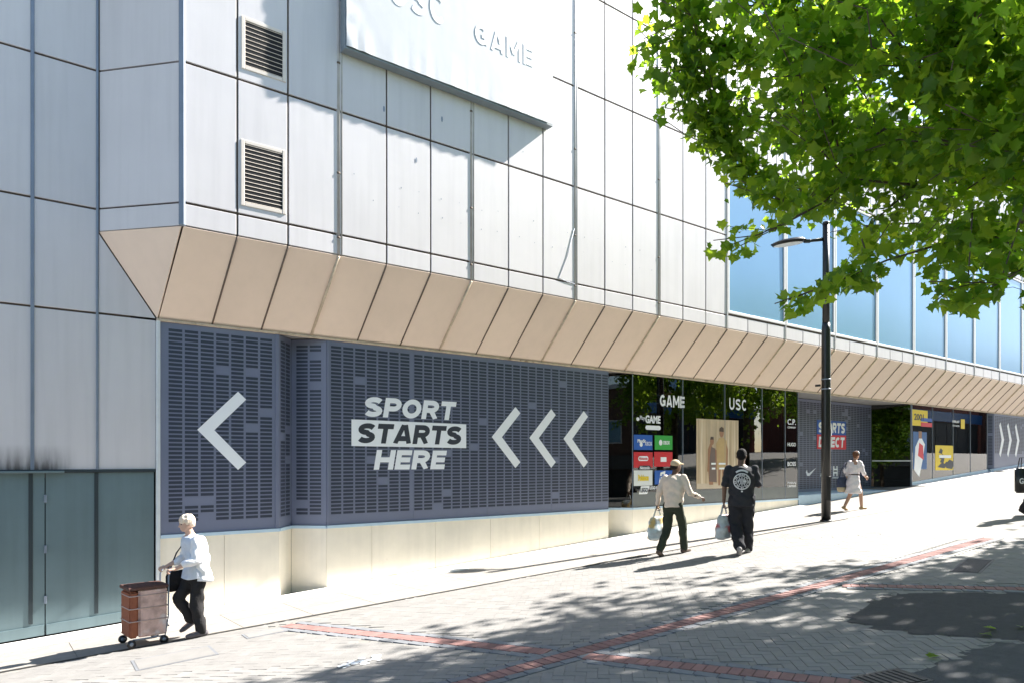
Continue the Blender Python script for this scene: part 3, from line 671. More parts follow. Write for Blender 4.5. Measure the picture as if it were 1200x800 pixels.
# fashion poster: cloth backdrop and two standing figures, flat print
m_pbg = M('poster_cloth', (.60, .46, .30), .5, .10, 1.2, streak=.35)
m_psk = M('poster_skin', (.34, .17, .09), .5); m_pt = M('poster_tan', (.50, .34, .15), .5); m_pdr = M('poster_dress', (.16, .11, .09), .5); m_ph = M('poster_hair', (.07, .04, .025), .5); m_pfl = M('poster_floor', (.55, .45, .33), .5)
YP = -.002
po = flat('fashion_poster', [(13.87, 1.63), (15.57, 1.62), (15.57, 3.35), (13.87, 3.34)], (0, YP), (1, 0), m_pbg, win, 0, .004)
def pf(pts, mt, pr): flat('poster_print', pts, (0, YP), (1, 0), mt, po, pr, .001)
m_pfo = M('poster_fold', (.46, .34, .21), .5, .1, 2); m_pli = M('poster_light', (.70, .58, .42), .5, .08, 2)
for k_, (a, b, mt_) in enumerate(((13.90, 13.98, m_pfo), (14.05, 14.12, m_pli), (14.20, 14.26, m_pfo), (14.62, 14.68, m_pfo), (15.10, 15.16, m_pli), (15.20, 15.30, m_pfo), (15.36, 15.42, m_pli), (15.46, 15.53, m_pfo))): pf([(a, 1.70), (b, 1.70), (b + .03 * (-1) ** k_, 2.5), (b - .02, 3.33), (a + .03, 3.33), (a + .03 * (-1) ** k_, 2.5)], mt_, .0043)
pf([(13.87, 1.63), (15.57, 1.62), (15.57, 1.74), (13.87, 1.76)], m_pfl, .0049)
pf([(14.36, 1.72), (14.52, 1.72), (14.54, 2.3), (14.52, 2.6), (14.42, 2.78), (14.31, 2.6), (14.31, 2.2)], m_psk, .006)
pf([(14.36, 1.80), (14.66, 1.78), (14.64, 2.35), (14.60, 2.62), (14.44, 2.66), (14.38, 2.4)], m_pdr, .0075)
pf([(14.28, 2.05), (14.33, 2.05), (14.40, 2.58), (14.34, 2.6)], m_psk, .0085); pf([(14.62, 2.1), (14.67, 2.1), (14.65, 2.58), (14.60, 2.6)], m_psk, .0088); pf([(15.04, 2.15), (15.10, 2.15), (15.12, 2.6), (15.05, 2.75)], m_psk, .0085)
disc(14.47, 2.80, .075, .10, YP, m_psk, po, 'poster_print', .006); pf([(14.40, 2.84), (14.54, 2.84), (14.53, 2.91), (14.42, 2.91)], m_ph, .008)
pf([(14.72, 1.70), (14.80, 1.70), (14.84, 2.3), (14.72, 2.3)], m_psk, .006); pf([(14.90, 1.70), (14.98, 1.70), (14.99, 2.3), (14.87, 2.3)], m_psk, .006)
pf([(14.66, 2.1), (15.02, 2.1), (15.08, 2.6), (15.06, 2.82), (14.92, 2.90), (14.76, 2.88), (14.64, 2.75), (14.68, 2.4)], m_pt, .0075)
disc(14.86, 3.02, .085, .12, YP, m_psk, po, 'poster_print', .006); pf([(14.76, 3.05), (14.95, 3.04), (14.94, 3.14), (14.86, 3.17), (14.77, 3.13)], m_ph, .008)
for a, b, z in ((14.44, 14.62, 2.22), (14.74, 15.02, 2.22), (14.46, 14.60, 2.10), (14.76, 14.98, 2.10)): pf([(a, z), (b, z), (b, z + .045), (a, z + .045)], m_white, .009)

# ------------------------------------------------------------------ recessed entrance with the retailer sign
RY = 1.1
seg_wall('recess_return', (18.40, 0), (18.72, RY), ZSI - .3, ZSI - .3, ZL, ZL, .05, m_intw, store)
REC = mural((18.70, RY), (24.96, RY), z0=1.30, pitch=.2, margin=.04, blank=.05)
seg_wall('recess_sill', (18.45, RY), (24.96, RY), .7, .7, 1.30, 1.30, .05, m_sill, store, .05)
span('recess_step', 18.4, 25.5, -.02, RY, .6, gz(22, 0) + .10, m_sill, store, .01)
m_sdb = M('logo_blue', (.02, .10, .42), .45, .02); m_sdr = M('logo_red', (.68, .03, .05), .45, .02)
lx0, lx1 = on_y(957, 500, RY)[0], on_y(991, 500, RY)[0]
flat('retailer_sign_blue', [(lx0, 3.17), (lx1, 3.17), (lx1, 3.63), (lx0, 3.63)], (0, RY), (1, 0), m_sdb, REC, .006, .01)
flat('retailer_sign_red', [(lx0, 2.70), (lx1, 2.70), (lx1, 3.165), (lx0, 3.165)], (0, RY), (1, 0), m_sdr, REC, .006, .01)
heavy('retailer_lettering', 'SPORTS', (lx0 + .06, RY), (1, 0), lx1 - lx0 - .16, .34, 3.23, m_white, REC, .02, .12)
heavy('retailer_lettering', 'DIRECT', (lx0 + .08, RY), (1, 0), lx1 - lx0 - .22, .34, 2.76, m_white, REC, .02, .12)
sw = [(0, .06), (.10, -.02), (.20, 0), (.62, .26), (.24, .10), (.12, .09), (.09, .16)]
x0 = on_y(944, 555, RY)[0]
flat('swoosh_print', [(x0, 1.96), (x0 + .08, 1.84), (x0 + .22, 1.84), (x0 + .62, 2.10), (x0 + .20, 1.93), (x0 + .10, 1.95), (x0 + .07, 2.04)], (0, RY), (1, 0), m_white, REC, .006)
xu = on_y(976, 555, RY)[0]
for s in (1, -1):
    zc = 1.98
    flat('emblem_print', [(xu, zc + s * .0), (xu + .08, zc + s * .03), (xu + .20, zc + s * .03), (xu + .30, zc), (xu + .28, zc + s * .17), (xu + .22, zc + s * .17), (xu + .22, zc + s * .08), (xu + .08, zc + s * .08), (xu + .08, zc + s * .17), (xu + .02, zc + s * .17)][::s], (0, RY), (1, 0), m_white, REC, .006)
text('emblem_lettering', 'ARMOUR', (xu - .06, RY), (1, 0), .42, .05, 1.74, m_white, REC, .006, .03)
x1_ = on_y(961, 555, RY)[0]; flat('emblem_print', [(x1_, 1.82), (x1_ + .16, 1.82), (x1_ + .10, 1.98), (x1_ + .04, 1.92)], (0, RY), (1, 0), m_white, REC, .006)
# entrance glazing returning to the front, then the long sloping window
ent = empty('entrance_glazing', (25.3, .5, 1.2), parent=store)
gp('entrance_pane', (24.97, RY), (25.49, .01), 1.28, 1.28, ZL - .02, m_glassd, ent)
prism('entrance_rail', [(24.965, RY - .03, 2.30), (25.485, -.03, 2.30), (25.485, -.03, 2.34), (24.965, RY - .03, 2.34)], (.03, .01, 0), m_trimw, ent)
box('corner_post', (.05, .05, ZL - 1.2), (25.5, .0, (ZL + 1.2) / 2), m_cap, ent, .005)
win2 = empty('display_window', (29, 0, 1.6), parent=store)
def wb(x): return gz(x, 0) + .14
cu2 = [25.52, 27.2, 28.98, 30.6, 32.30]
for a, b in zip(cu2[:-1], cu2[1:]):
    gp('pane', (a + .004, 0), (b - .004, 0), wb(a), wb(b), ZL - .02, m_glass, win2)
    box('pane_edge', (.014, .02, ZL - wb(b)), (b, -.002, (ZL + wb(b)) / 2), m_cap, win2, .002)
seg_wall('window_sill', (25.5, 0), (32.32, 0), gz(25.5, 0) - .1, gz(32.3, 0) - .1, wb(25.5) - .004, wb(32.3) - .004, .1, m_sill, win2, .03)
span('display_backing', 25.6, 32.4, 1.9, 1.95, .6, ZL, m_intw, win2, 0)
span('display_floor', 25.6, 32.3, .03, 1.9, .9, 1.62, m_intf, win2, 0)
m_py = M('poster_yellow', (.80, .58, .02), .5, .03); m_pbl = M('poster_blue', (.03, .12, .32), .5, .1)
def wq(px0, py0, px1, py1, mt, Y=-.002, pr=0.0, name='window_poster', par=None):
    a = on_y(px0, py0, Y); b = on_y(px1, py1, Y); return flat(name, [(a[0], b[2]), (b[0], b[2]), (b[0], a[2]), (a[0], a[2])], (0, Y), (1, 0), mt, par or win2, pr, .003)
yp1 = wq(1069, 479, 1087, 499, m_py); wq(1079, 489, 1092, 494, m_sdb, -.002, .005, par=yp1); wq(1079, 494.2, 1092, 500, m_sdr, -.002, .005, par=yp1)
yp2 = wq(1096, 521, 1117, 550, m_py)
for k in range(9):
    px = random.uniform(1098, 1114); py = random.uniform(524, 546); c = on_y(px, py, 0); a = random.uniform(.15, .4)
    flat('poster_print', [(c[0] - a, c[2] - .05), (c[0] + a * .6, c[2] - .10), (c[0] + a, c[2] + .04), (c[0], c[2] + .12)], (0, -.002), (1, 0), m_dark, yp2, .0045 + k * .0004, .0003)
wq(1100, 532.5, 1114, 536, m_white, -.002, .012, par=yp2)
c = on_y(1071, 488, 0); text('poster_lettering', '2001', (c[0], -.002), (1, 0), .75, .22, c[2] - .1, m_dark, yp1, .006, .02)
yp3 = wq(1126, 490.5, 1130.5, 502, m_py); c = on_y(1116, 494, 0); text('poster_lettering', 'EVERLAST', (c[0], -.002), (1, 0), .62, .09, c[2] - .02, m_white, yp3, .006, .02); text('poster_lettering', 'FITNESS', (c[0], -.002), (1, 0), .62, .06, c[2] - .16, m_white, yp3, .006, .0)
pl = wq(1070, 505, 1086, 549, m_pbl)
for q, mt, pr in (([(25.7, 2.0), (26.1, 1.75), (26.35, 2.3), (26.55, 2.9), (26.2, 3.2), (25.8, 2.8)], m_white, .005), ([(26.0, 2.5), (26.45, 2.35), (26.4, 2.85), (26.1, 2.95)], m_sdr, .0065), ([(26.05, 3.1), (26.3, 3.1), (26.3, 3.35), (26.05, 3.35)], m_psk, .006)): flat('poster_print', q, (0, -.002), (1, 0), mt, pl, pr, .001)
# far mural with chevrons
seg_wall('pier', (32.32, 0), (32.65, .35), .5, .5, ZL, ZL, .1, m_mural, store)
mural((32.65, .35), (33.05, 0), bottom=(gz(32.6, 0) + .12, gz(33, 0) + .12), margin=.05)
fm = mural((33.05, 0), (40.3, 0), bottom=(gz(33, 0) + .12, gz(40.3, 0) + .12), margin=.05)
seg_wall('window_sill', (32.6, 0), (40.3, 0), gz(32.6, 0) - .1, gz(40.3, 0) - .1, gz(32.6, 0) + .115, gz(40.3, 0) + .115, .1, m_sill, store, .03)
for px in (1176.5, 1185.5, 1194.5): c = on_y(px, 513, 0); chevron(c[0], 3.2, 1.45, .55, .2, -1, fm)
span('far_wall', 40.3, XEND, .0, .1, 1.5, ZL, m_cream, store, 0)
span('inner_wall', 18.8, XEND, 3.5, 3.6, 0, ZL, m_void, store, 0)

# ------------------------------------------------------------------ hanging banner
BX0, BX1, BZ0, BZ1, BE = 4.30, 8.33, 8.385, 14.6, .18
ban = empty('hanging_banner', ((BX0 + BX1) / 2, YF, BZ0)); tag(ban, 'sun-bleached white advertising banner stretched over the cladding panels', 'banner')
YB = YF - BE
def fr(name, x0, x1, z0, z1): span(name, x0, x1, YB + .012, YF - .003, z0, z1, m_bframe, ban, .004)
fr('frame_rail', BX0, BX1, BZ0, BZ0 + .06); fr('frame_rail', BX0, BX0 + .06, BZ0 + .062, BZ1); fr('frame_rail', BX1 - .06, BX1, BZ0 + .062, BZ1); fr('frame_rail', BX0 + .065, BX1 - .065, BZ1 - .06, BZ1)
nx, nz_ = 60, 80; V, F = [], []
for j in range(nz_ + 1):
    for i in range(nx + 1):
        u = i / nx; v = j / nz_
        edge = math.exp(-v * 28) ; el = math.exp(-u * 26)
        wr = .018 * math.sin(u * 70 + 3 * math.sin(u * 23)) * edge * (.4 + .6 * math.sin(u * 9 + 1) ** 2) + .012 * math.sin(v * 55 + 9 * u) * el
        belly = .015 * math.sin(u * math.pi) * math.sin(min(1, v * 2) * math.pi / 2)
        V.append((BX0 + .012 + (BX1 - BX0 - .024) * u, YB - .003 - abs(wr) + belly * .3, BZ0 + .03 + (BZ1 - BZ0 - .05) * v))
for j in range(nz_):
    for i in range(nx): a = j * (nx + 1) + i; F.append((a, a + 1, a + nx + 2, a + nx + 1))
sh = mesh_obj('fabric', V, F, m_banner, ban, True)
def bt(s, px0, py0, px1, py1, hh):
    a = on_y(px0, py0, YB); b = on_y(px1, py1, YB); heavy('banner_lettering', s, (a[0], YB), (1, 0), b[0] - a[0], hh, a[2], m_bannerl, sh, .006, 0, .75, .10)
bt('USC', 456, 4, 523, 34, .52); bt('GAME', 556, 50, 625, 72, .36)

# ------------------------------------------------------------------ street lamp
lp = gnd(968, 610); LX, LY = lp[0], lp[1]; LZ = gz(LX, LY)
lamp = empty('street_lamp', (LX, LY, LZ)); tag(lamp, 'tall black street lamp column with a flat oval head on a short arm', 'street lamp')
tube('column', [(LX, LY, LZ - .1), (LX, LY, LZ + 2.2), (LX, LY, LZ + 4.35), (LX, LY, LZ + 4.5)], [.102, .100, .097, .082], m_black, lamp, 20)
tube('upper_column', [(LX, LY, LZ + 4.45), (LX, LY, LZ + 6.75)], [.079, .073], m_black, lamp, 18)
tube('cap', [(LX, LY, LZ + 6.75), (LX, LY, LZ + 6.80), (LX, LY, LZ + 6.83)], [.08, .077, .03], m_black, lamp, 18)
bm = bmesh.new(); add_tube(bm, [(LX, LY, LZ - .02), (LX, LY, LZ + .03)], .13, 20); bm_obj('base_collar', bm, m_black, lamp, True)
ZA = LZ + 6.36
AU = Vector((-.76, .65, 0)).normalized(); AN = Vector((-AU.y, AU.x, 0)); LB = Vector((LX, LY, 0))
def la(t, z): return LB + AU * t + Vector((0, 0, z))
tube('arm', [la(.05, ZA + .06), la(.28, ZA + .035), la(.42, ZA + .02)], [.042, .034, .034], m_black, lamp, 10)
box('arm_joint', (.15, .085, .075), la(.42, ZA + .02), m_black, lamp, .015, rot=(0, 0, math.atan2(AU.y, AU.x)))
def oval(name, z0, z1, s, mat, par, t0):
    bm = bmesh.new(); N = 28; prev = None
    for z, k in [(z0, .88), ((z0 + z1) / 2, 1.0), (z1, .8)]:
        rg = [bm.verts.new(la(t0 + .40 * s * k * math.cos(t), z - .05 * math.cos(t) * s) + AN * (.21 * s * k * math.sin(t))) for t in np.linspace(0, math.tau, N + 1)[:-1]]
        if prev:
            for i in range(N): bm.faces.new((prev[i], prev[(i + 1) % N], rg[(i + 1) % N], rg[i]))
        else: bm.faces.new(rg[::-1])
        prev = rg
    bm.faces.new(prev); return bm_obj(name, bm, mat, par, False)
hd_ = oval('lamp_head', ZA - .04, ZA + .05, 1.0, m_black, lamp, .84)
oval('diffuser', ZA - .055, ZA - .042, .82, M('lamp_diffuser', (.70, .70, .68), .4), hd_, .84)
for zz in (3.22, 3.0): tube('bracket_band', [(LX, LY, LZ + zz), (LX, LY, LZ + zz + .025)], .105, m_cap, lamp, 20)
box('sign_bracket', (.05, .12, .05), (LX - .10, LY + .14, LZ + 3.1), m_iron, lamp, .008)
tube('bracket_band', [(LX, LY, LZ + 4.95), (LX, LY, LZ + 4.98)], .083, m_cap, lamp, 18); box('sign_bracket', (.05, .16, .04), (LX - .05, LY + .14, LZ + 4.97), m_iron, lamp, .008)
box('number_plate', (.09, .012, .16), (LX + .045, LY - .098, LZ + 2.02), M('plate_grey', (.55, .55, .53), .5), lamp, .003, rot=(0, 0, R(25)))
box('access_door', (.11, .012, .55), (LX - .05, LY - .088, LZ + .75), m_black, lamp, .004, rot=(0, 0, R(-28)))

# ------------------------------------------------------------------ trees
LEAF = [(0, 0), (.16, -.05), (.40, -.10), (.37, .15), (.60, .36), (.40, .44), (.34, .64), (.18, .66), (0, 1.0)]
def leaf_mesh(name, detail=True):
    if detail:
        half = LEAF; pts = half + [(-x, y) for x, y in half[-2:0:-1]]
        V = [(0, .38, -.02)] + [(x, y - .0, abs(x) * .22 - (y - .4) ** 2 * .25) for x, y in pts]
        F = [(0, i + 1, (i + 1) % len(pts) + 1) for i in range(len(pts))]
    else:
        V = [(0, 0, 0), (.45, .35, .1), (.22, .7, .03), (0, 1, -.1), (-.22, .7, .03), (-.45, .35, .1)]; F = [(0, 1, 2, 3), (0, 3, 4, 5)]
    return V, F
def grow(tips, fork, trunk_nodes, rng_):
    """attach every tip to the nearest skeleton node that lies closer to the fork; returns nodes, parents"""
    nodes = [np.array(p, float) for p in trunk_nodes]; par = [i - 1 for i in range(len(nodes))]
    fork = np.array(fork, float)
    tips = sorted(tips, key=lambda p: np.linalg.norm(np.array(p) - fork)); ends = []
    arr = np.zeros((len(tips) * 14 + 50, 3)); arr[:len(nodes)] = nodes; cnt_ = len(nodes); first = len(nodes) - 1
    dist_f = np.zeros(len(arr)); dist_f[:cnt_] = np.linalg.norm(arr[:cnt_] - fork, axis=1)
    for t in tips:
        t = np.array(t); d = np.linalg.norm(arr[:cnt_] - t, axis=1) + np.where(dist_f[:cnt_] > np.linalg.norm(t - fork) * .93, 3.0, 0)
        d[:first] += 50
        k = int(np.argmin(d)); a = arr[k]; L = np.linalg.norm(t - a); n = max(1, min(10, int(L / .38)))
        prev = k
        for s in range(1, n + 1):
            f = s / n; p = a + (t - a) * f + np.array([0, 0, 1]) * (.16 * L * math.sin(f * math.pi) * .5) + rng_.normal(0, .035, 3) * (1 if s < n else 0)
            nodes.append(p); par.append(prev); prev = len(nodes) - 1
            arr[cnt_] = p; dist_f[cnt_] = np.linalg.norm(p - fork); cnt_ += 1
        ends.append(prev)
    return nodes, par, ends
def branch_radii(nodes, par, ends, tipr=.0045, power=2.35):
    acc = [0.0] * len(nodes)
    for e in ends: acc[e] += tipr ** power
    for i in range(len(nodes) - 1, 0, -1): acc[par[i]] += acc[i] if acc[i] > 0 else tipr ** power
    return [max(a, tipr ** power) ** (1 / power) for a in acc]
def leaf_frames(nodes, par, ends, per, rng_, spread=.30, size=(.10, .17), back=4):
    mats = []
    for e in ends:
        chain = [e]
        while len(chain) < back and par[chain[-1]] > 0: chain.append(par[chain[-1]])
        P = [nodes[c] for c in chain]
        for k in range(per):
            f = rng_.random() ** 1.3 * (len(P) - 1) if len(P) > 1 else 0
            i = min(int(f), max(len(P) - 2, 0)); q = P[i] + (P[min(i + 1, len(P) - 1)] - P[i]) * (f - i)
            q = q + rng_.normal(0, spread * .5, 3) * np.array([1, 1, .7]) - np.array([0, 0, .05])
            az = rng_.random() * math.tau; pitch = rng_.normal(-.75, .45); roll = rng_.normal(0, .5)
            s = rng_.uniform(*size)
            mats.append(Matrix.Translation(Vector(q)) @ Euler((pitch, roll, az), 'XYZ').to_matrix().to_4x4() @ Matrix.Diagonal((s, s, s, 1)))
    return mats
def np_leaves(name, mats, VF, mat, parent):
    V, F = VF; v = np.array(V); m = np.array([np.array(x) for x in mats])
    out = np.einsum('nij,kj->nki', m[:, :3, :3], v) + m[:, None, :3, 3]
    verts = out.reshape(-1, 3); nv = len(V); me = bpy.data.meshes.new(name)
    fl = [len(f) for f in F]; idx = np.concatenate([np.array(f) for f in F]); N = len(mats)
    loops = (idx[None, :] + (np.arange(N) * nv)[:, None]).reshape(-1)
    me.vertices.add(len(verts)); me.vertices.foreach_set('co', verts.reshape(-1))
    me.loops.add(len(loops)); me.loops.foreach_set('vertex_index', loops.astype(np.int32))
    tot = np.tile(np.array(fl), N); st = np.concatenate([[0], np.cumsum(tot)[:-1]])
    me.polygons.add(len(tot)); me.polygons.foreach_set('loop_start', st.astype(np.int32)); me.polygons.foreach_set('loop_total', tot.astype(np.int32))
    me.update(calc_edges=True); me.validate(); me.materials.append(mat)
    return put(bpy.data.objects.new(name, me), parent, Matrix.Identity(4))
def branches_obj(nodes, par, rad, mat, parent, trunk_n, nside=6):
    bm = bmesh.new(); ch = {}
    for i, p in enumerate(par):
        if p >= 0: ch.setdefault(p, []).append(i)
    used = set()
    starts = [(0, None)]
    stack = [0]
    trunk = [Vector(n) for n in nodes[:trunk_n]]
    def run(i, prev):
        pts = [nodes[prev]] if prev is not None else []; rr = [rad[i]] if prev is not None else []
        cur = i
        while True:
            pts.append(nodes[cur]); rr.append(rad[cur]); c = ch.get(cur, [])
            if not c: break
            c = sorted(c, key=lambda k: -rad[k])
            for o_ in c[1:]: todo.append((o_, cur))
            cur = c[0]
        if len(pts) > 1: add_tube(bm, pts, rr, nside if max(rr) < .03 else 9)
    todo = []
    for k in ch.get(trunk_n - 1, []): todo.append((k, trunk_n - 1))
    while todo: run(*todo.pop())
    return bm_obj('limbs', bm, mat, parent, True)

# main plane tree, trunk just outside the frame on the right
TX, TY = 10.95, -8.75
tree = empty('plane_tree', (TX, TY, gz(TX, TY))); tag(tree, 'leafy plane tree whose lobed leaves overhang the store front', 'tree', 'plane trees along the street')
KC = np.array([10.1, -8.5, 7.5]); KR = np.array([5.5, 3.75, 4.3])
POLY = [(742, 22), (738, 70), (765, 118), (772, 150), (800, 150), (812, 180), (845, 205), (842, 236), (868, 228), (890, 232), (868, 250), (832, 274), (832, 300), (868, 302), (930, 272), (965, 272), (1000, 290), (985, 312), (955, 326), (902, 352), (915, 368), (955, 362), (1010, 336), (1045, 318), (1060, 300), (1085, 305), (1078, 330), (1092, 366), (1130, 372), (1172, 352), (1180, 325), (1200, 320), (1230, 380), (1330, 330), (1400, -60), (1000, -260), (800, -120), (760, -30)]
def in_poly(x, y, P=POLY):
    c = False; j = len(P) - 1
    for i in range(len(P)):
        if (P[i][1] > y) != (P[j][1] > y) and x < (P[j][0] - P[i][0]) * (y - P[i][1]) / (P[j][1] - P[i][1]) + P[i][0]: c = not c
        j = i
    return c
LAMPGAP = [(884, 282), (912, 270), (968, 264), (968, 326), (900, 326)]
def depth_on_crown(px, py, r_):
    d = ray(px, py); o = (CP - KC) / KR; dd = d / KR; a = dd @ dd; b = o @ dd; c = o @ o - 1; D = b * b - a * c
    if D <= 0: return -b / a
    s = math.sqrt(D); t0 = max(4.2, (-b - s) / a); t1 = (-b + s) / a
    return t0 + (t1 - t0) * r_ ** 1.25
tips = []
r1 = np.random.default_rng(11)
while len(tips) < 530:
    px = r1.uniform(735, 1330); py = r1.uniform(-170, 382)
    if not in_poly(px, py) or in_poly(px, py, LAMPGAP): continue
    if py > 190 and r1.random() < .38: continue
    if px > 1125 and 265 < py < 335 and r1.random() < .7: continue
    t = depth_on_crown(px, py, r1.random()); P = CP + ray(px, py) * t
    if P[2] < gz(P[0], P[1]) + 2.4: continue
    tips.append(P)
# hand placed lower sprays (their distance from leaf size)
for (px, py, dep) in ((836, 282, 6.6), (850, 290, 6.6), (868, 288, 6.6), (888, 276, 6.6), (908, 356, 5.9), (924, 352, 5.9), (940, 346, 5.9), (960, 338, 6.0), (980, 330, 6.0), (1000, 322, 6.1), (1020, 312, 6.2),
                      (1040, 305, 6.3), (1090, 330, 5.4), (1098, 352, 5.4), (1112, 340, 5.4), (1126, 358, 5.4), (1140, 345, 5.4), (1156, 340, 5.4), (1172, 332, 5.4), (1135, 322, 5.5), (1195, 318, 5.5), (744, 30, 8.6), (748, 62, 8.6), (760, 90, 8.5), (775, 125, 8.4), (806, 160, 8.2), (850, 215, 7.6), (868, 212, 7.6), (885, 218, 7.6)):
    tips.append(CP + ray(px, py) * dep)
k = 0
while k < 170:          # the rest of the crown, outside the picture
    P = KC + KR * (lambda v: v / np.linalg.norm(v) * r1.random() ** .4)(r1.normal(size=3)); q = proj(P)
    if -5 < q[0] < 1215 and q[1] > -5 and q[2] > 0: continue
    if P[2] < gz(P[0], P[1]) + 2.8: continue
    tips.append(P); k += 1
tz = gz(TX, TY)
trunk_nodes = [(TX, TY, tz - .1), (TX + .02, TY, tz + .5), (TX - .03, TY + .03, tz + 1.6), (TX - .02, TY + .06, tz + 2.8), (TX - .1, TY + .1, tz + 3.7), (TX - .25, TY + .15, tz + 4.6)]
nodes, par, ends = grow(tips, trunk_nodes[-1], trunk_nodes, r1)
rad = branch_radii(nodes, par, ends)
tube('trunk', trunk_nodes, [.24, .19, .165, .155, .15, .13], m_bark, tree, 14)
branches_obj(nodes, par, rad, m_bark, tree, len(trunk_nodes))
LM = leaf_frames(nodes, par, ends, 38, r1, .27, (.06, .14))
lv_mesh = None
def leaf_px(m):
    p = np.array(m.translation); q = proj(p); return (m.to_scale().x * FPX / q[2]) if (q[2] > .5 and -10 < q[0] < 1210 and -10 < q[1] < 420) else 0
# drop leaves that stray outside the crown outline into clear view of the facade
keep = []
for m in LM:
    q = proj(np.array(m.translation))
    if q[2] > .5 and -20 < q[0] < 1205 and q[1] > -20 and (not in_poly(q[0] + random.gauss(0, 3), q[1] + random.gauss(0, 3)) or in_poly(q[0], q[1], LAMPGAP)): continue
    keep.append(m)
LM = sorted(keep, key=lambda m: -leaf_px(m))
V, F = leaf_mesh('leaf'); lme = bpy.data.meshes.new('leaf'); lme.from_pydata(V, [], F); lme.materials.append(m_leaf)
for m in LM[:300]: put(bpy.data.objects.new('leaf', lme), tree, m)
tag(np_leaves('crown', LM[300:], (V, F), m_leaf, tree), kind='stuff')

for px, py, a in ((1166, 738, .4), (1197, 735, 1.9), (1152, 744, 2.7), (1088, 771, 4.0)):
    g = gnd(px, py); o = bpy.data.objects.new('fallen_leaf', lme)
    put(o, None, Matrix.Translation((g[0], g[1], gz(g[0], g[1]) + .02)) @ Euler((.12, .1, a)).to_matrix().to_4x4() @ Matrix.Diagonal((.10, .10, .10, 1)))
    tag(o, 'fallen green leaf lying on the shaded asphalt', 'leaf', 'fallen leaves')
# the neighbouring trees of the row (shade on the paving, seen mirrored in the glass), and added unseen ones
def small_tree(x, y, seed, hc=5.4, kr_=(3.9, 3.4, 3.6)):
    r_ = np.random.default_rng(seed); z = gz(x, y)
    t = empty('plane_tree', (x, y, z)); kc = np.array([x, y, z + hc]); kr = np.array(kr_)
    tp = [kc + kr * (lambda v: v / np.linalg.norm(v) * r_.random() ** .4)(r_.normal(size=3)) for _ in range(190)]
    tn = [(x, y, z - .1), (x + .03, y, z + 1.2), (x, y + .04, z + 2.6), (x, y, z + 3.6)]
    nd, pr_, en = grow(tp, tn[-1], tn, r_); rd = branch_radii(nd, pr_, en)
    tube('trunk', tn, [.2, .16, .14, .12], m_bark, t, 10); branches_obj(nd, pr_, rd, m_bark, t, len(tn), 4)
    lm = leaf_frames(nd, pr_, en, 42, r_, .5, (.16, .26)); tag(np_leaves('crown', lm, leaf_mesh('l', False), m_leaf2, t), kind='stuff')
    return t
for i, (x, y, lab) in enumerate(((19.8, -10.6, 'street tree up the slope from the overhanging plane tree'), (25.6, -10.4, 'street tree opposite the product display window'), (31.8, -10.8, 'street tree shading the paving opposite the recessed entrance'), (39.0, -11.0, 'street tree at the top of the paved slope'), (7.5, -22.0, 'street tree across the road facing the store'), (3.6, -16.2, 'tree added out of view to block sky light, asphalt side of the paving'), (-7.0, -15.0, 'tree added down the slope to darken glass reflections, across from the service doors'), (-16.0, -18.5, 'tree added at the foot of the paved slope to darken glass reflections'), (11.5, -16.4, 'tree added out of view to block sky light, beside the worn asphalt strip'))):  # unseen additions block sky light, others down the slope darken glass reflections
    tag(small_tree(x, y, 40 + i), lab, 'tree', 'plane trees along the street')

tag(small_tree(16.3, -9.5, 77, 8.3, (4.4, 4.3, 2.6)), 'tall high-crowned street tree standing behind the overhanging plane tree', 'tree', 'plane trees along the street')

# ------------------------------------------------------------------ shops across the street (seen mirrored in the glazing)
def shop_row(x0, x1, yf, h, wallm, fasm, label, txt, awn=None):
    zb = gz((x0 + x1) / 2, yf); t = empty('high_street_shop', ((x0 + x1) / 2, yf, zb)); tag(t, label, 'building', 'shops across the street')
    span('wall', x0, x1, yf - 8, yf - .12, zb - 3, zb + h, wallm, t, 0)
    for a, b in ((x0, x0 + .5), (x1 - .5, x1)): span('pier', a, b, yf - .115, yf, zb - 3, zb + 3.0, wallm, t, .01)
    span('fascia', x0, x1, yf - .11, yf + .12, zb + 3.0, zb + 3.9, fasm, t, .01)
    n = int((x1 - x0 - 1) / 2.4)
    for i in range(n):
        a = x0 + .55 + (x1 - x0 - 1.1) * i / n; b = x0 + .55 + (x1 - x0 - 1.1) * (i + 1) / n - .08
        f_ = span('shop_pane', a, b, yf - .10, yf - .08, zb - 1.6, zb + 2.95, m_blackback, t, 0)
        wz = zb + 4.7
        while wz + 1.6 < zb + h - .3:
            f_ = span('window', a + .4, b - .4, yf - .115, yf - .06, wz, wz + 1.6, m_frame, t, .01); span('pane', a + .48, b - .48, yf - .055, yf - .045, wz + .08, wz + 1.52, m_blue, f_, 0); wz += 2.9
    span('parapet', x0 - .05, x1 + .05, yf - .4, yf + .05, zb + h, zb + h + .3, m_trimw, t, .01)
m_brick = M('shop_brick', (.20, .075, .05), .85, .15, 3, bump=.2, bscale=30)
shop_row(22, 36, -25, 8.2, M('shop_render', (.34, .32, .29), .8, .1, 2), M('fascia_green', (.02, .10, .06), .4), 'grey rendered shop with a green fascia across the street', 'CAFE')
shop_row(36.2, 54, -25, 8.6, m_brick, M('fascia_blue', (.02, .13, .30), .4), 'red brick shop with a blue fascia across the street', 'SHOES')
shop_row(54.2, 80, -16.5, 8.8, m_brick, M('fascia_deep_blue', (.02, .10, .26), .4), 'long red brick shop with a deep blue fascia up the street', 'STORE')
shop_row(80.2, 118, -14.5, 8.6, M('shop_brick_dark', (.12, .06, .045), .85, .15, 3), M('fascia_red', (.30, .03, .02), .4), 'dark brick shop with a red fascia at the top of the street', 'BANK')
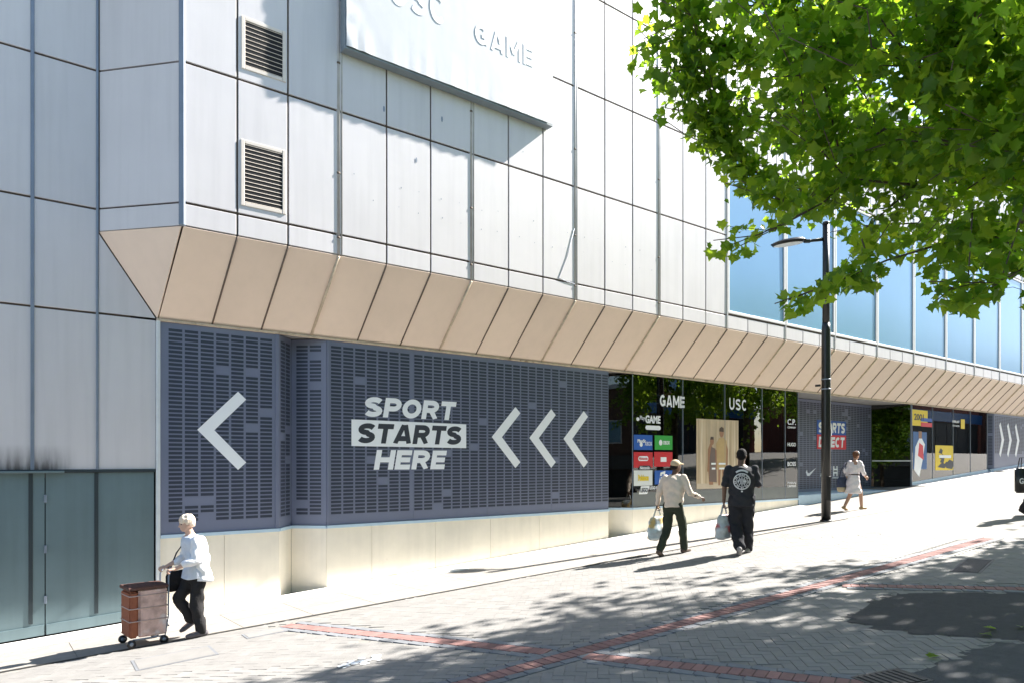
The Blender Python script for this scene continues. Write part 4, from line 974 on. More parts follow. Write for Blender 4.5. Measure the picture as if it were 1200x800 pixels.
shop_row(-6, 21.8, -25, 8.0, m_brick, M('fascia_black', (.03, .03, .03), .4), 'brick shop with a black fascia facing the store', 'BOOKS')

shop_row(-48, -6.2, -25, 8.4, M('shop_brick_brown', (.13, .075, .055), .85, .15, 3), M('fascia_grey', (.05, .055, .06), .4), 'brown brick shop with a grey fascia, added down the slope to darken glass reflections', '')  # added row end so the entrance glass mirrors something darker
# ------------------------------------------------------------------ people
def ring_loft(bm, rings, n=20):
    """rings: (cx, cy, cz, rx, ry) stacked bottom to top"""
    prev = None
    for (cx, cy, cz, rx, ry) in rings:
        rg = [bm.verts.new((cx + rx * math.cos(t), cy + ry * math.sin(t), cz)) for t in np.linspace(0, math.tau, n + 1)[:-1]]
        if prev:
            for i in range(n): bm.faces.new((prev[i], prev[(i + 1) % n], rg[(i + 1) % n], rg[i]))
        else: bm.faces.new(rg[::-1])
        prev = rg
    bm.faces.new(prev)
def ball(bm, c, r, seg=10):
    m = Matrix.Translation(Vector(c)) @ Matrix.Diagonal((*r, 1)) if hasattr(r, '__len__') else Matrix.Translation(Vector(c)) @ Matrix.Diagonal((r, r, r, 1))
    bmesh.ops.create_uvsphere(bm, u_segments=seg, v_segments=max(6, seg - 2), radius=1, matrix=m)
def limb(bm, pts, rads, n=12):
    P = [Vector(p) for p in pts]; out, rr = [], []
    for i in range(len(P) - 1):
        for k in range(4):
            f = k / 4; out.append(P[i].lerp(P[i + 1], f)); rr.append(rads[i] + (rads[i + 1] - rads[i]) * f)
    out.append(P[-1]); rr.append(rads[-1]); add_tube(bm, out, rr, n)
    for p, r in zip(P, rads): ball(bm, p, r * .99, 10)
def fuse(name, bm, voxel, mat, parent, smooth=3, wrinkle=0.0, seed=0, wfreq=9.0):
    me = bpy.data.meshes.new(name); bmesh.ops.recalc_face_normals(bm, faces=bm.faces); bm.to_mesh(me); bm.free()
    o = bpy.data.objects.new(name, me); COL.objects.link(o)
    r = o.modifiers.new('r', 'REMESH'); r.mode = 'VOXEL'; r.voxel_size = voxel; r.adaptivity = 0
    s = o.modifiers.new('s', 'SMOOTH'); s.iterations = smooth; s.factor = .5
    m2 = bpy.data.meshes.new_from_object(o.evaluated_get(bpy.context.evaluated_depsgraph_get()))
    bpy.data.objects.remove(o); bpy.data.meshes.remove(me)
    if wrinkle:
        n = len(m2.vertices); co = np.zeros(n * 3); m2.vertices.foreach_get('co', co); co = co.reshape(-1, 3); no = np.zeros(n * 3); m2.vertices.foreach_get('normal', no); no = no.reshape(-1, 3)
        r_ = np.random.default_rng(seed); d = np.zeros(n)
        for k in range(9):
            q = r_.normal(size=3) * wfreq * np.array([1, 1, 1.5]); d += np.sin(co @ q + r_.random() * 6 + 1.5 * np.sin(co @ (q[::-1] * .5))) * wrinkle / 3
        co = co + no * d[:, None]; m2.vertices.foreach_set('co', co.reshape(-1)); m2.update()
    m2.name = name; m2.materials.clear(); m2.materials.append(mat); m2.shade_smooth()
    ob = bpy.data.objects.new(name, m2); COL.objects.link(ob); ob.parent = parent; WM[ob.name] = WM[parent.name]
    return ob
def child(name, bm, mat, parent, smooth=True):
    me = bpy.data.meshes.new(name); bm.to_mesh(me); bm.free(); me.materials.append(mat)
    if smooth: me.shade_smooth()
    ob = bpy.data.objects.new(name, me); COL.objects.link(ob); ob.parent = parent; WM[ob.name] = WM[parent.name]; return ob
def hand(bm, wrist, d, palm_n, side, curl=.6, s=1.0):
    """five-finger hand: d points from wrist to knuckles, palm_n out of the palm, side = thumb side vector"""
    d = Vector(d).normalized(); pn = Vector(palm_n); pn = (pn - d * pn.dot(d)).normalized(); sd_ = d.cross(pn); sd_ = sd_ if sd_.dot(Vector(side)) > 0 else -sd_
    w0 = Vector(wrist)
    for k in np.linspace(-1, 1, 4): limb(bm, [w0 + sd_ * k * .018 * s, w0 + d * .085 * s + sd_ * k * .032 * s], [.017 * s, .0135 * s], 8)
    for k, L in ((1, .072), (.33, .082), (-.33, .076), (-1, .060)):
        b = w0 + d * .088 * s + sd_ * k * .032 * s; c1 = (d * math.cos(curl) + pn * math.sin(curl)); c2 = (d * math.cos(curl * 2.1) + pn * math.sin(curl * 2.1)); c3 = (d * math.cos(curl * 2.9) + pn * math.sin(curl * 2.9))
        p1 = b + c1 * L * .45 * s; p2 = p1 + c2 * L * .33 * s; p3 = p2 + c3 * L * .25 * s
        limb(bm, [b, p1, p2, p3], [.0105 * s, .0098 * s, .009 * s, .008 * s], 8)
    b = w0 + d * .025 * s + sd_ * .022 * s; t1 = b + (d * .5 + sd_ * .7 + pn * .3).normalized() * .045 * s; t2 = t1 + (d * .8 + sd_ * .2 + pn * .5).normalized() * .032 * s
    limb(bm, [b, t1, t2], [.014 * s, .0115 * s, .0095 * s], 8)
def make_person(P, loc, heading, label, skin, group=None):
    """P: joints in metres, local frame faces +Y"""
    x, y = loc; root = empty('person', (x, y, gz(x, y)), heading); tag(root, label, 'person', group)
    return root
def head_shape(bm, hc, yaw=0.0, pitch=0.0, s=1.0, skin_only=True):
    """hc: base of the skull/neck joint"""
    m = Matrix.Translation(Vector(hc)) @ Matrix.Rotation(yaw, 4, 'Z') @ Matrix.Rotation(pitch, 4, 'X')
    b2 = bmesh.new()
    ring_loft(b2, [(0, .042 * s, -.030 * s, .026 * s, .030 * s), (0, .040 * s, -.018 * s, .045 * s, .050 * s), (0, .030 * s, .015 * s, .060 * s, .072 * s), (0, .016 * s, .055 * s, .069 * s, .087 * s), (0, .006 * s, .095 * s, .074 * s, .096 * s), (0, .002 * s, .135 * s, .073 * s, .095 * s), (0, .0, .165 * s, .062 * s, .080 * s), (0, 0, .186 * s, .040 * s, .052 * s), (0, 0, .194 * s, .012 * s, .016 * s)])
    limb(b2, [(0, .096 * s, .085 * s), (0, .117 * s, .052 * s), (0, .102 * s, .045 * s)], [.008 * s, .013 * s, .010 * s], 8)
    ball(b2, (0, .088 * s, .016 * s), (.022 * s, .012 * s, .007 * s)); ball(b2, (0, .085 * s, .004 * s), (.019 * s, .011 * s, .007 * s))
    for sx in (-1, 1): ball(b2, (sx * .076 * s, -.004 * s, .066 * s), (.010 * s, .018 * s, .032 * s)); ball(b2, (sx * .03 * s, .086 * s, .098 * s), (.020 * s, .010 * s, .008 * s))
    b2.transform(m); tmp = bpy.data.meshes.new('t'); b2.to_mesh(tmp); b2.free(); bm.from_mesh(tmp); bpy.data.meshes.remove(tmp)
    return m
def eyes(m, parent, s=1.0):
    bm = bmesh.new()
    for sx in (-1, 1): ball(bm, m @ Vector((sx * .030 * s, .087 * s, .084 * s)), .011 * s, 10)
    child('eye', bm, m_dark, parent)
SKL = M('skin_light', (.52, .33, .25), .5, .06, 12); SKD = M('skin_dark', (.10, .052, .032), .45, .06, 12); SKT = M('skin_tan', (.40, .235, .16), .5, .06, 12)
def cloth(name, col, **k): return M(name, col, .85, .07, 18, bump=.3, bscale=55, spec=.2, **k)
def legs_bm(bm, P, grow_=0.0, to='ankle', r=(.088, .060, .040)):
    for s in 'LR':
        h, kn, an = Vector(P['hip' + s]), Vector(P['knee' + s]), Vector(P['ank' + s])
        if to == 'ankle': limb(bm, [h, kn, an], [r[0] + grow_, r[1] + grow_, r[2] + grow_], 14)
        else: limb(bm, [h, h.lerp(kn, .8)], [r[0] + grow_, r[1] + grow_], 14)
def arm_bm(bm, P, s, r=(.050, .041, .028), grow_=0.0, frac=1.0):
    sh_, el, wr = Vector(P['sh' + s]), Vector(P['el' + s]), Vector(P['wr' + s])
    if frac >= 1: limb(bm, [sh_, el, el.lerp(wr, min(frac - 1, 1) if frac > 1 else 1)] if frac > 1 else [sh_, el], [r[0] + grow_, r[1] + grow_, r[2] + grow_][:3 if frac > 1 else 2], 12)
    else: limb(bm, [sh_, sh_.lerp(el, frac)], [r[0] + grow_, r[0] + (r[1] - r[0]) * frac + grow_], 12)
def shoe(bm, an, dirv, pitch=0.0, s=1.0, h=.0):
    an = Vector(an); d = Vector((dirv[0], dirv[1], 0)).normalized(); up = Vector((0, 0, 1)); d2 = (d * math.cos(pitch) - up * math.sin(pitch)); u2 = (up * math.cos(pitch) + d * math.sin(pitch))
    b = an - u2 * .055 * s
    limb(bm, [b - d2 * .055 * s, b + d2 * .05 * s - u2 * .004, b + d2 * .15 * s - u2 * .012 * s, b + d2 * .185 * s - u2 * .012], [.038 * s, .040 * s, .036 * s, .026 * s], 10); limb(bm, [an, b], [.040 * s, .04 * s], 10)
def torso_rings(P, g=0.0, z=None, wide=1.0):
    px, py = P.get('lean', (0, 0)); 
    base = [(.86, .135, .095), (.95, .170, .118), (1.06, .148, .104), (1.18, .158, .112), (1.30, .178, .122), (1.39, .172, .112), (1.445, .120, .085), (1.485, .062, .060)]
    return [(px * (zz - .9) , py * (zz - .9), zz, rx * wide + g, ry * wide + g) for zz, rx, ry in base]
def scale_pose(P, k):
    out = {}
    for a, b in P.items(): out[a] = tuple(v * k for v in b) if (len(b) == 3) else b
    return out
def body(P, root, skin, sc, hand_pose, head=(0, 0), bare_feet=False):
    bm = bmesh.new()
    ring_loft(bm, torso_rings(P)); lx, ly = P.get('lean', (0, 0)); nk = Vector((lx * .58, ly * .58, 1.47)); hb = Vector((lx * .68, ly * .68 + .02, 1.555))
    limb(bm, [nk, hb], [.058, .055], 12)
    legs_bm(bm, P)
    for s in 'LR': arm_bm(bm, P, s, frac=2.0); hd = hand_pose[s]; hand(bm, P['wr' + s], hd[0], hd[1], hd[2], hd[3] if len(hd) > 3 else .6)
    for s in 'LR': shoe(bm, P['ank' + s], P['toe' + s], P['pit' + s][0] if 'pit' + s in P else 0, .9)
    m = head_shape(bm, hb, head[0], head[1])
    bm.transform(Matrix.Scale(sc, 4)); ob = fuse('body', bm, .0085 * sc, skin, root, 2)
    return ob, m, hb
def finish(name, bm, sc, mat, root, vox=.010, sm=4, wr=.004, seed=1, wf=10.0):
    bm.transform(Matrix.Scale(sc, 4)); return fuse(name, bm, vox, mat, root, sm, wr, seed, wf)
def hair_cap(bm, m, s=1.0, long=0.0, grow_=.012, front=.03):
    ball(bm, m @ Vector((0, -.012, .118)), (.082 + grow_ * .5, .098 + grow_ * .5, .086 + grow_ * .5), 16)
    ball(bm, m @ Vector((0, -.045, .075)), (.074 + grow_ * .4, .062 + grow_ * .4, .075 + long), 14)

FWD_HEAD = math.atan2(FWD[1], FWD[0]) - math.pi / 2       # heading whose +Y is the camera's forward direction
def heading_of(vx, vy): return math.atan2(vy, vx) - math.pi / 2
def slope_feet(P, loc, head, sc):
    for s in 'LR':
        a = P['ank' + s]; wx = math.cos(head) * a[0] - math.sin(head) * a[1]; wy = math.sin(head) * a[0] + math.cos(head) * a[1]
        dz = (GB * wx + GC * wy); P['ank' + s] = (a[0], a[1], a[2] + dz); k = P['knee' + s]; P['knee' + s] = (k[0], k[1], k[2] + dz * .5)
    return P

# --- man with cap, cream sweater
loc = gnd(789, 649)[:2]; hdg = FWD_HEAD - R(40); sc = 1.70 / 1.75
P = dict(lean=(0, .10), hipL=(-.09, 0, .92), hipR=(.09, 0, .92), kneeL=(-.09, -.04, .50), kneeR=(.09, .20, .52), ankL=(-.10, -.34, .13), ankR=(.09, .26, .10), toeL=(-.1, 1, 0), toeR=(.1, 1, 0), pitL=(.35, 0, 0, 0),
         shL=(-.185, .04, 1.41), shR=(.185, .05, 1.41), elL=(-.28, -.03, 1.14), elR=(.29, .10, 1.14), wrL=(-.34, .02, .91), wrR=(.36, .33, 1.06))
P = slope_feet(P, loc, hdg, sc)
man1 = make_person(P, loc, hdg, 'walking man in a beige cap, cream sweater and dark green trousers', None)
bo, hm, hb = body(P, man1, SKD, sc, dict(L=((0, .05, -1), (1, 0, 0), (0, 1, 0), .9), R=((.3, .9, -.2), (0, 0, -1), (-1, 0, .3), .5)), (R(-25), 0))
bm = bmesh.new(); tr = torso_rings(P, .032); tr = [(a, b, z, rx * (1.06 if z < 1.35 else 1.0), ry * 1.12) for a, b, z, rx, ry in tr[1:]]; tr[0] = (tr[0][0], tr[0][1], .88, .178, .150); ring_loft(bm, tr)
for s in 'LR': arm_bm(bm, P, s, (.066, .056, .038), .006, 1.93)
finish('sweater', bm, sc, cloth('sweater_cream', (.62, .53, .44)), man1, .011, 5, .010, 3, 14)
bm = bmesh.new(); ring_loft(bm, [(0, .0, .80, .14, .11), (0, 0, .90, .184, .142), (0, .01, .97, .182, .138)]); legs_bm(bm, P, .018, r=(.086, .068, .050)); finish('trousers', bm, sc, cloth('trousers_green', (.035, .042, .028)), man1, .011, 4, .008, 5, 16)
bm = bmesh.new(); [shoe(bm, P['ank' + s], P['toe' + s], P['pit' + s][0] if 'pit' + s in P else 0, 1.08) for s in 'LR']; finish('shoes', bm, sc, cloth('shoe_brown', (.10, .075, .06)), man1, .009, 2, 0)
bm = bmesh.new(); ball(bm, hm @ Vector((0, -.004, .130)), (.088, .108, .078), 18); limb(bm, [hm @ Vector((-.03, .09, .128)), hm @ Vector((-.02, .165, .118))], [.022, .014], 8); limb(bm, [hm @ Vector((.03, .09, .128)), hm @ Vector((.02, .165, .118))], [.022, .014], 8); limb(bm, [hm @ Vector((0, .09, .13)), hm @ Vector((0, .175, .118))], [.022, .014], 8)
finish('cap', bm, sc, cloth('cap_beige', (.50, .40, .27)), man1, .009, 2, 0)
bm = bmesh.new(); ball(bm, hm @ Vector((0, -.035, .07)), (.078, .072, .06), 14); finish('hair', bm, sc, cloth('hair_black', (.012, .011, .011)), man1, .009, 2, 0)
W1 = WM[man1.name] @ Vector(tuple(np.array(P['wrL']) * sc))

# --- man in black tee
loc = gnd(869, 649)[:2]; hdg = FWD_HEAD - R(16); sc = 1.83 / 1.75
P = dict(lean=(0.0, .05), hipL=(-.095, 0, .93), hipR=(.095, 0, .93), kneeL=(-.10, .06, .50), kneeR=(.10, .12, .51), ankL=(-.04, -.14, .14), ankR=(.11, .22, .10), toeL=(0, 1, 0), toeR=(.15, 1, 0), pitL=(.55, 0, 0, 0),
         shL=(-.20, .02, 1.42), shR=(.20, .02, 1.42), elL=(-.27, -.02, 1.13), elR=(.27, .03, 1.14), wrL=(-.28, .04, .86), wrR=(.20, .26, 1.16))
P = slope_feet(P, loc, hdg, sc)
man2 = make_person(P, loc, hdg, 'walking man in a black t-shirt with a round white back print', None)
bo, hm, hb = body(P, man2, SKD, sc, dict(L=((0, .05, -1), (1, 0, 0), (0, 1, 0), .95), R=((-.4, .8, .2), (-.3, 0, 1), (-1, .2, 0), .8)), (R(-8), R(-12)))
bm = bmesh.new(); tr = torso_rings(P, .035); tr = [(a, b, z, rx * 1.10, ry * 1.16) for a, b, z, rx, ry in tr[1:-1]] + [(tr[-1][0], tr[-1][1], tr[-1][2] - .01, .075, .072)]; tr[0] = (tr[0][0], tr[0][1], .80, .205, .165); ring_loft(bm, tr)
for s in 'LR': arm_bm(bm, P, s, (.066, .070, .05), .004, .86)
tee = finish('t_shirt', bm, sc, cloth('tee_black', (.028, .029, .034)), man2, .011, 5, .009, 7, 13)
bm = bmesh.new(); ring_loft(bm, [(0, .0, .78, .14, .11), (0, 0, .90, .176, .130), (0, .005, .97, .170, .122)]); legs_bm(bm, P, .028, r=(.096, .076, .060)); finish('trousers', bm, sc, cloth('trousers_black', (.02, .021, .026)), man2, .011, 4, .010, 8, 15)
bm = bmesh.new(); [shoe(bm, P['ank' + s], P['toe' + s], P['pit' + s][0] if 'pit' + s in P else 0, 1.15) for s in 'LR']; finish('shoes', bm, sc, cloth('shoe_grey', (.26, .25, .25)), man2, .009, 2, 0)
bm = bmesh.new(); hair_cap(bm, hm, grow_=.004); finish('hair', bm, sc, cloth('hair_black_short', (.010, .009, .009)), man2, .009, 2, .003, 2, 60)
# back print: ring emblem draped on the tee, projected from behind onto the cloth surface
tv = np.array([v.co for v in tee.data.vertices]); bk = tv[tv[:, 1] < -.02]
def drape(x, z):
    d = (bk[:, 0] - x) ** 2 + (bk[:, 2] - z) ** 2; k = np.argsort(d)[:5]; return float(np.min(bk[k, 1])) - .004
bm = bmesh.new()
def ring_print(cx, cz, r0, r1, a0=0, a1=math.tau, n=40):
    L = [[bm.verts.new((cx + r * math.sin(t), drape(cx + r * math.sin(t), cz + r * math.cos(t)), cz + r * math.cos(t))) for t in np.linspace(a0, a1, n + 1)] for r in (r0, r1)]
    for i in range(n): bm.faces.new((L[0][i], L[0][i + 1], L[1][i + 1], L[1][i]))
CZ = 1.27
ring_print(0, CZ, .125, .142); ring_print(0, CZ, .088, .096)
for k in range(26):
    if k % 3 != 2: ring_print(0, CZ, .100, .121, k * math.tau / 26, k * math.tau / 26 + .15, 4)
for k in range(7):
    xx = (k - 3) * .020; hh = math.sqrt(max(.001, .082 ** 2 - xx ** 2)) * (.95 if k % 2 else .6); q = [bm.verts.new((a, drape(a, z), z)) for a, z in ((xx - .006, CZ - hh), (xx + .006, CZ - hh), (xx + .006, CZ + hh), (xx - .006, CZ + hh))]; bm.faces.new(q)
q = [bm.verts.new((a, drape(a, z) - .002, z)) for a, z in ((-.075, CZ - .012), (.075, CZ - .012), (.075, CZ + .016), (-.075, CZ + .016))]; bm.faces.new(q)
ring_print(0, CZ + .05, .125, .155, -.75, .75, 14); ring_print(0, CZ - .17, .0, .016, n=12)
child('back_print', bm, M('print_white', (.62, .62, .62), .8), tee, False)
W2 = WM[man2.name] @ Vector(tuple(np.array(P['wrL']) * sc))

# --- woman pushing the trolley
loc = gnd(231, 744)[:2]; hdg = heading_of(-1, -.12); sc = 1.50 / 1.75
P = dict(lean=(0, .16), hipL=(-.09, 0, .92), hipR=(.09, 0, .92), kneeL=(-.09, .05, .50), kneeR=(.09, .22, .55), ankL=(-.09, -.03, .10), ankR=(.09, .05, .25), toeL=(0, 1, 0), toeR=(0, 1, 0), pitR=(.5, 0, 0, 0),
         shL=(-.17, .08, 1.40), shR=(.17, .08, 1.40), elL=(-.24, .10, 1.13), elR=(.24, .10, 1.13), wrL=(-.17, .36, 1.02), wrR=(.17, .36, 1.02))
P = slope_feet(P, loc, hdg, sc)
wom1 = make_person(P, loc, hdg, 'white haired woman in a white cardigan pushing a shopping trolley', None)
bo, hm, hb = body(P, wom1, SKL, sc, dict(L=((.1, 1, -.1), (0, 0, -1), (1, 0, 0), 1.0), R=((-.1, 1, -.1), (0, 0, -1), (-1, 0, 0), 1.0)), (0, R(-8)))
eyes(Matrix.Scale(sc, 4) @ hm, bo, 1.0)
bm = bmesh.new(); tr = torso_rings(P, .022); ring_loft(bm, [(tr[1][0], tr[1][1] + .02, .84, .215, .185), (tr[1][0], tr[1][1] + .015, .95, .208, .172)] + tr[2:-1]); finish('blouse', bm, sc, cloth('blouse_pale_blue', (.55, .60, .68)), wom1, .011, 4, .006, 3, 14)
bm = bmesh.new(); tr = torso_rings(P, .040); ring_loft(bm, [(tr[1][0], tr[1][1] - .05, .80, .232, .165)] + [(a, b - .035, z, rx * 1.04, ry) for a, b, z, rx, ry in tr[1:-1]] + [(tr[-1][0], tr[-1][1] - .02, 1.47, .085, .07)])
for s in 'LR': arm_bm(bm, P, s, (.066, .062, .050), .004, 1.55)
finish('cardigan', bm, sc, cloth('cardigan_white', (.76, .77, .79)), wom1, .011, 5, .010, 6, 13)
bm = bmesh.new(); ring_loft(bm, [(0, .0, .78, .15, .12), (0, 0, .90, .190, .148), (0, .015, .98, .185, .142)]); legs_bm(bm, P, .020, r=(.086, .072, .058)); finish('trousers', bm, sc, cloth('trousers_charcoal', (.022, .021, .022)), wom1, .011, 4, .008, 8, 15)
bm = bmesh.new(); [shoe(bm, P['ank' + s], P['toe' + s], P['pit' + s][0] if 'pit' + s in P else 0, 1.08) for s in 'LR']; finish('shoes', bm, sc, cloth('shoe_black_white', (.12, .11, .12)), wom1, .009, 2, 0)
bm = bmesh.new(); hair_cap(bm, hm, grow_=.030, long=.0); finish('hair', bm, sc, cloth('hair_white', (.70, .58, .46)), wom1, .009, 2, .006, 2, 45)
# black shoulder bag
hb_c = WM[wom1.name] @ (Vector((.22, .20, .80)) * sc)
bag = empty('handbag', hb_c, hdg); tag(bag, 'soft black handbag at the hip of the white haired woman', 'bag')
bm = bmesh.new(); ring_loft(bm, [(0, 0, -.13, .05, .13), (0, 0, -.05, .065, .15), (0, 0, .05, .06, .14), (0, 0, .12, .035, .11)]); fuse('bag_body', bm, .012, cloth('bag_black', (.018, .017, .018)), bag, 3, .006, 2, 20)
bm = bmesh.new(); add_tube(bm, [(0, -.10, .10), (-.03, -.10, .30), (-.06, -.10, .52), (-.03, .02, .34), (0, .10, .10)], .009, 6); child('strap', bm, m_black, bag)

# shopping trolley
tl = gnd(168, 753); m_plaid = M('trolley_fabric', (.52, .36, .32), .8, .35, 7, bump=.2, bscale=60, dirt=(5, .52, .8, (.62, .60, .62)))
trol = empty('shopping_trolley', (tl[0], tl[1], gz(tl[0], tl[1])), heading_of(-1, -.12)); tag(trol, 'brown and pink patterned shopping trolley on small wheels', 'trolley')
bm = bmesh.new(); ring = []
def rbox(bm, x0, x1, y0, y1, z0, z1, bev):
    r = bmesh.ops.create_cube(bm, size=1, matrix=Matrix.Translation(((x0 + x1) / 2, (y0 + y1) / 2, (z0 + z1) / 2)) @ Matrix.Diagonal((x1 - x0, y1 - y0, z1 - z0, 1)))
    ed = list({e for v in r['verts'] for e in v.link_edges}); bmesh.ops.bevel(bm, geom=ed, offset=bev, segments=3, affect='EDGES')
rbox(bm, -.17, .17, -.22, .10, .11, .68, .02); child('bag_body', bm, m_plaid, trol, False)
bm = bmesh.new(); rbox(bm, -.172, .172, .102, .20, .11, .66, .02); child('front_pocket', bm, cloth('trolley_brown', (.26, .095, .055)), trol, False)
bm = bmesh.new(); rbox(bm, -.182, .182, -.232, .215, .672, .712, .008); child('lid', bm, cloth('trolley_lid', (.11, .06, .05)), trol, False)
bm = bmesh.new()
for z in (.30, .45, .60): rbox(bm, -.176, .176, -.226, .206, z, z + .012, .003)
child('piping', bm, cloth('trolley_piping', (.48, .36, .32)), trol)
bm = bmesh.new()
for s in (-1, 1): add_tube(bm, [(s * .15, .16, .09), (s * .15, -.20, .09), (s * .15, -.235, .30), (s * .15, -.24, .80), (s * .14, -.27, .88)], .010, 8)
add_tube(bm, [(-.15, -.275, .885), (.15, -.275, .885)], .016, 8); add_tube(bm, [(-.15, -.24, .2), (.15, -.24, .2)], .009, 8); child('frame', bm, m_cap, trol)
for sx in (-.17, .17):
    for sy in (-.18, .18):
        bm = bmesh.new(); add_tube(bm, [(sx - .014, sy, .050), (sx + .014, sy, .050)], .048, 18); wh = child('wheel', bm, m_black, trol); bm = bmesh.new(); add_tube(bm, [(sx - .017, sy, .050), (sx + .017, sy, .050)], .022, 14); child('hub', bm, m_cap, wh)

# --- woman in the white dress
loc = gnd(1000, 597)[:2]; hdg = FWD_HEAD - R(68); sc = 1.50 / 1.75
P = dict(lean=(0, .12), hipL=(-.085, 0, .92), hipR=(.085, 0, .92), kneeL=(-.08, -.02, .50), kneeR=(.08, .20, .52), ankL=(-.08, -.26, .13), ankR=(.08, .24, .10), toeL=(0, 1, 0), toeR=(0, 1, 0), pitL=(.4, 0, 0, 0),
         shL=(-.165, .06, 1.40), shR=(.165, .06, 1.40), elL=(-.22, -.06, 1.14), elR=(.24, .12, 1.14), wrL=(-.20, .02, .90), wrR=(.20, .28, .98))
P = slope_feet(P, loc, hdg, sc)
wom2 = make_person(P, loc, hdg, 'woman in a belted white dress walking past the retailer sign', None)
bo, hm, hb = body(P, wom2, SKT, sc, dict(L=((0, .1, -1), (1, 0, 0), (0, 1, 0), .9), R=((0, .8, -.4), (-1, 0, 0), (0, .3, 1), .7)), (R(10), R(-6)))
eyes(Matrix.Scale(sc, 4) @ hm, bo, 1.0)
bm = bmesh.new(); tr = torso_rings(P, .018); ring_loft(bm, [(0, -.02, .50, .235, .225), (0, -.01, .62, .225, .205), (0, 0, .80, .205, .165), (0, 0, .95, .19, .14)] + tr[2:-1] + [(tr[-1][0], tr[-1][1], 1.46, .085, .075)])
for s in 'LR': arm_bm(bm, P, s, (.078, .066, .05), .006, 1.35)
finish('dress', bm, sc, cloth('dress_white', (.68, .64, .66)), wom2, .011, 5, .010, 6, 13)
bm = bmesh.new(); ly = P['lean'][1]; ring_loft(bm, [(0, ly * .15, 1.045, .172, .128), (0, ly * .17, 1.075, .172, .128)], 24); bm.transform(Matrix.Scale(sc, 4)); child('belt', bm, cloth('belt_brown', (.07, .05, .04)), wom2)
bm = bmesh.new(); hair_cap(bm, hm, grow_=.014, long=.015); finish('hair', bm, sc, cloth('hair_brown', (.13, .06, .035)), wom2, .009, 2, .005, 2, 40)
bm = bmesh.new(); 
for k in range(24):
    pass
add_tube(bm, [hm @ Vector((.100 * math.sin(t), -.01 + .02 * math.cos(t), .115 + .092 * math.cos(t))) for t in np.linspace(-1.5, 1.5, 14)], .011, 6); bm.transform(Matrix.Scale(sc, 4)); child('headband', bm, m_white, wom2)
bm = bmesh.new(); [shoe(bm, P['ank' + s], P['toe' + s], P['pit' + s][0] if 'pit' + s in P else 0, 1.02) for s in 'LR']; finish('sandals', bm, sc, cloth('sandal_tan', (.33, .23, .13)), wom2, .009, 2, 0)
c = WM[wom2.name] @ (Vector((-.22, -.22, .76)) * sc)
bag2 = empty('shoulder_bag', c, hdg); tag(bag2, 'navy and straw shoulder bag hanging behind the woman in the white dress', 'bag')
bm = bmesh.new(); ring_loft(bm, [(0, 0, -.08, .06, .15), (0, 0, .02, .075, .18), (0, 0, .12, .06, .15), (0, 0, .19, .03, .10)]); fuse('bag_body', bm, .012, cloth('bag_navy', (.05, .06, .10)), bag2, 3, .006, 2, 20)
bm = bmesh.new(); ring_loft(bm, [(0, 0, -.19, .05, .12), (0, 0, -.13, .07, .155), (0, 0, -.07, .066, .158)]); fuse('bag_base', bm, .012, cloth('bag_straw', (.46, .38, .26)), bag2, 3, .004, 2, 30)
bm = bmesh.new(); add_tube(bm, [(0, -.09, .17), (.02, -.03, .40), (.04, .10, .56), (.03, .10, .38), (0, .09, .17)], .010, 6); child('strap', bm, cloth('strap_navy', (.05, .05, .08)), bag2)

# --- carrier bags of the two men
def carrier(W, hdg, w_, h_, label, mat, prints, name='carrier_bag'):
    b = empty(name, W - Vector((0, 0, h_ + .20)), hdg); tag(b, label, 'bag')
    bm = bmesh.new(); ring_loft(bm, [(0, 0, .0, .035, w_ * .42), (0, 0, .03, .085, w_ * .52), (0, 0, h_ * .4, .095, w_ * .54), (0, 0, h_ * .75, .06, w_ * .50), (0, 0, h_, .018, w_ * .38)]); bo_ = fuse('bag_body', bm, .011, mat, b, 2, .012, 4, 16)
    for s in (-1, 1):
        bm = bmesh.new(); add_tube(bm, [(s * .012, -w_ * .2, h_ - .01), (s * .008, -.02, h_ + .17), (s * .008, .02, h_ + .17), (s * .012, w_ * .2, h_ - .01)], .008, 6); child('handle', bm, mat, b)
    return b, bo_
m_bag1 = M('bag_clear_print', (.52, .60, .62), .35, .25, 6, dirt=(5.5, .48, .85, (.70, .45, .12)))
carrier(W1 - Vector((0, 0, .02)), hdg=FWD_HEAD - R(60), w_=.44, h_=.42, label='pale colourful plastic carrier bag held by the man in the cap', mat=m_bag1, prints=None)
m_bag2 = M('bag_grey_print', (.42, .46, .48), .35, .25, 9, dirt=(6, .55, .9, (.45, .06, .06)))
carrier(W2 - Vector((0, 0, .02)), hdg=FWD_HEAD - R(60), w_=.36, h_=.42, label='grey plastic carrier bag with red print held by the man in the t-shirt', mat=m_bag2, prints=None)

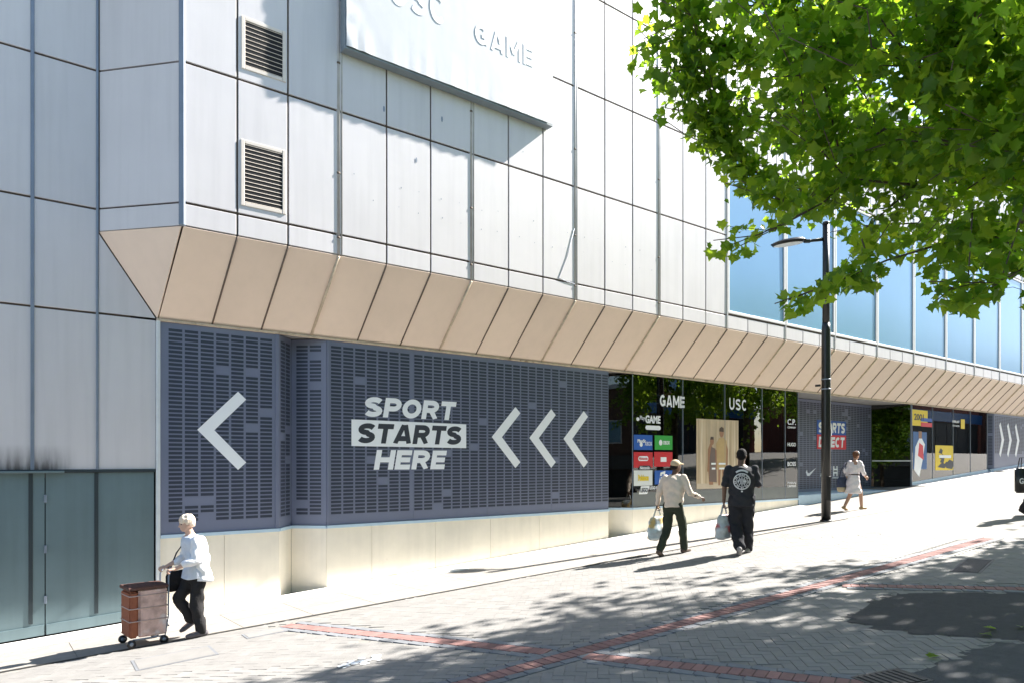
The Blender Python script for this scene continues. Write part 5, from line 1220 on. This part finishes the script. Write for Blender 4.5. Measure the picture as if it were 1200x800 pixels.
# --- person at the edge of the frame with a big black bag
pl_ = gnd(1216, 603); loc = pl_[:2]; hdg = heading_of(-.4, -1); sc = 1.0
P = dict(lean=(0, .06), hipL=(-.09, 0, .93), hipR=(.09, 0, .93), kneeL=(-.09, .10, .51), kneeR=(.09, .0, .50), ankL=(-.09, .20, .10), ankR=(.09, -.22, .13), toeL=(0, 1, 0), toeR=(0, 1, 0), pitR=(.4, 0, 0, 0),
         shL=(-.19, .03, 1.42), shR=(.19, .03, 1.42), elL=(-.25, .0, 1.14), elR=(.25, .0, 1.14), wrL=(-.24, .10, .92), wrR=(.26, .08, .90))
P = slope_feet(P, loc, hdg, sc)
per5 = make_person(P, loc, hdg, 'walker in dark grey clothes carrying a big black lettered bag', None)
bo, hm, hb = body(P, per5, SKL, sc, dict(L=((0, .1, -1), (1, 0, 0), (0, 1, 0), .6), R=((0, .1, -1), (-1, 0, 0), (0, 1, 0), 1.0)), (0, 0))
eyes(hm, bo, 1.0)
bm = bmesh.new(); tr = torso_rings(P, .03); ring_loft(bm, [(0, 0, .84, .19, .15)] + tr[1:-1] + [(tr[-1][0], tr[-1][1], 1.46, .085, .075)])
for s in 'LR': arm_bm(bm, P, s, (.078, .064, .045), .006, 1.9)
finish('jacket', bm, sc, cloth('jacket_grey', (.06, .06, .062)), per5, .011, 5, .008, 6, 13)
bm = bmesh.new(); ring_loft(bm, [(0, .0, .78, .14, .11), (0, 0, .90, .170, .125), (0, .005, .97, .165, .118)]); legs_bm(bm, P, .026, r=(.092, .072, .056)); finish('trousers', bm, sc, cloth('trousers_dark', (.025, .025, .03)), per5, .011, 4, .008, 8, 15)
bm = bmesh.new(); [shoe(bm, P['ank' + s], P['toe' + s], P['pit' + s][0] if 'pit' + s in P else 0, 1.1) for s in 'LR']; finish('shoes', bm, sc, cloth('shoe_dark', (.03, .03, .03)), per5, .009, 2, 0)
bm = bmesh.new(); hair_cap(bm, hm, grow_=.008); finish('hair', bm, sc, cloth('hair_dark', (.03, .02, .015)), per5, .009, 2, .004, 2, 45)
bc = CP + ray(1199.5, 577) * proj((loc[0], loc[1], 0))[2] 
tb = empty('tote_bag', bc, FWD_HEAD); tag(tb, 'big black bag with white lettering carried at the frame edge of the street', 'bag')
bm = bmesh.new(); rbox(bm, -.17, .17, -.06, .06, 0, .52, .03); bb = child('bag_body', bm, m_black, tb)
bm = bmesh.new()
for s in (-1, 1): add_tube(bm, [(-.09, s * .05, .50), (-.06, s * .03, .74), (.06, s * .03, .74), (.09, s * .05, .50)], .010, 6)
child('handle', bm, m_black, tb)
v, f = text_geo('G', .01, .03); me = bpy.data.meshes.new('bag_lettering'); me.from_pydata([(-.135 + p.x * .13, -.064 - p.z * .1, .20 + p.y * .16) for p in v], [], f); me.materials.append(m_white)
o = bpy.data.objects.new('bag_lettering', me); COL.objects.link(o); o.parent = bb
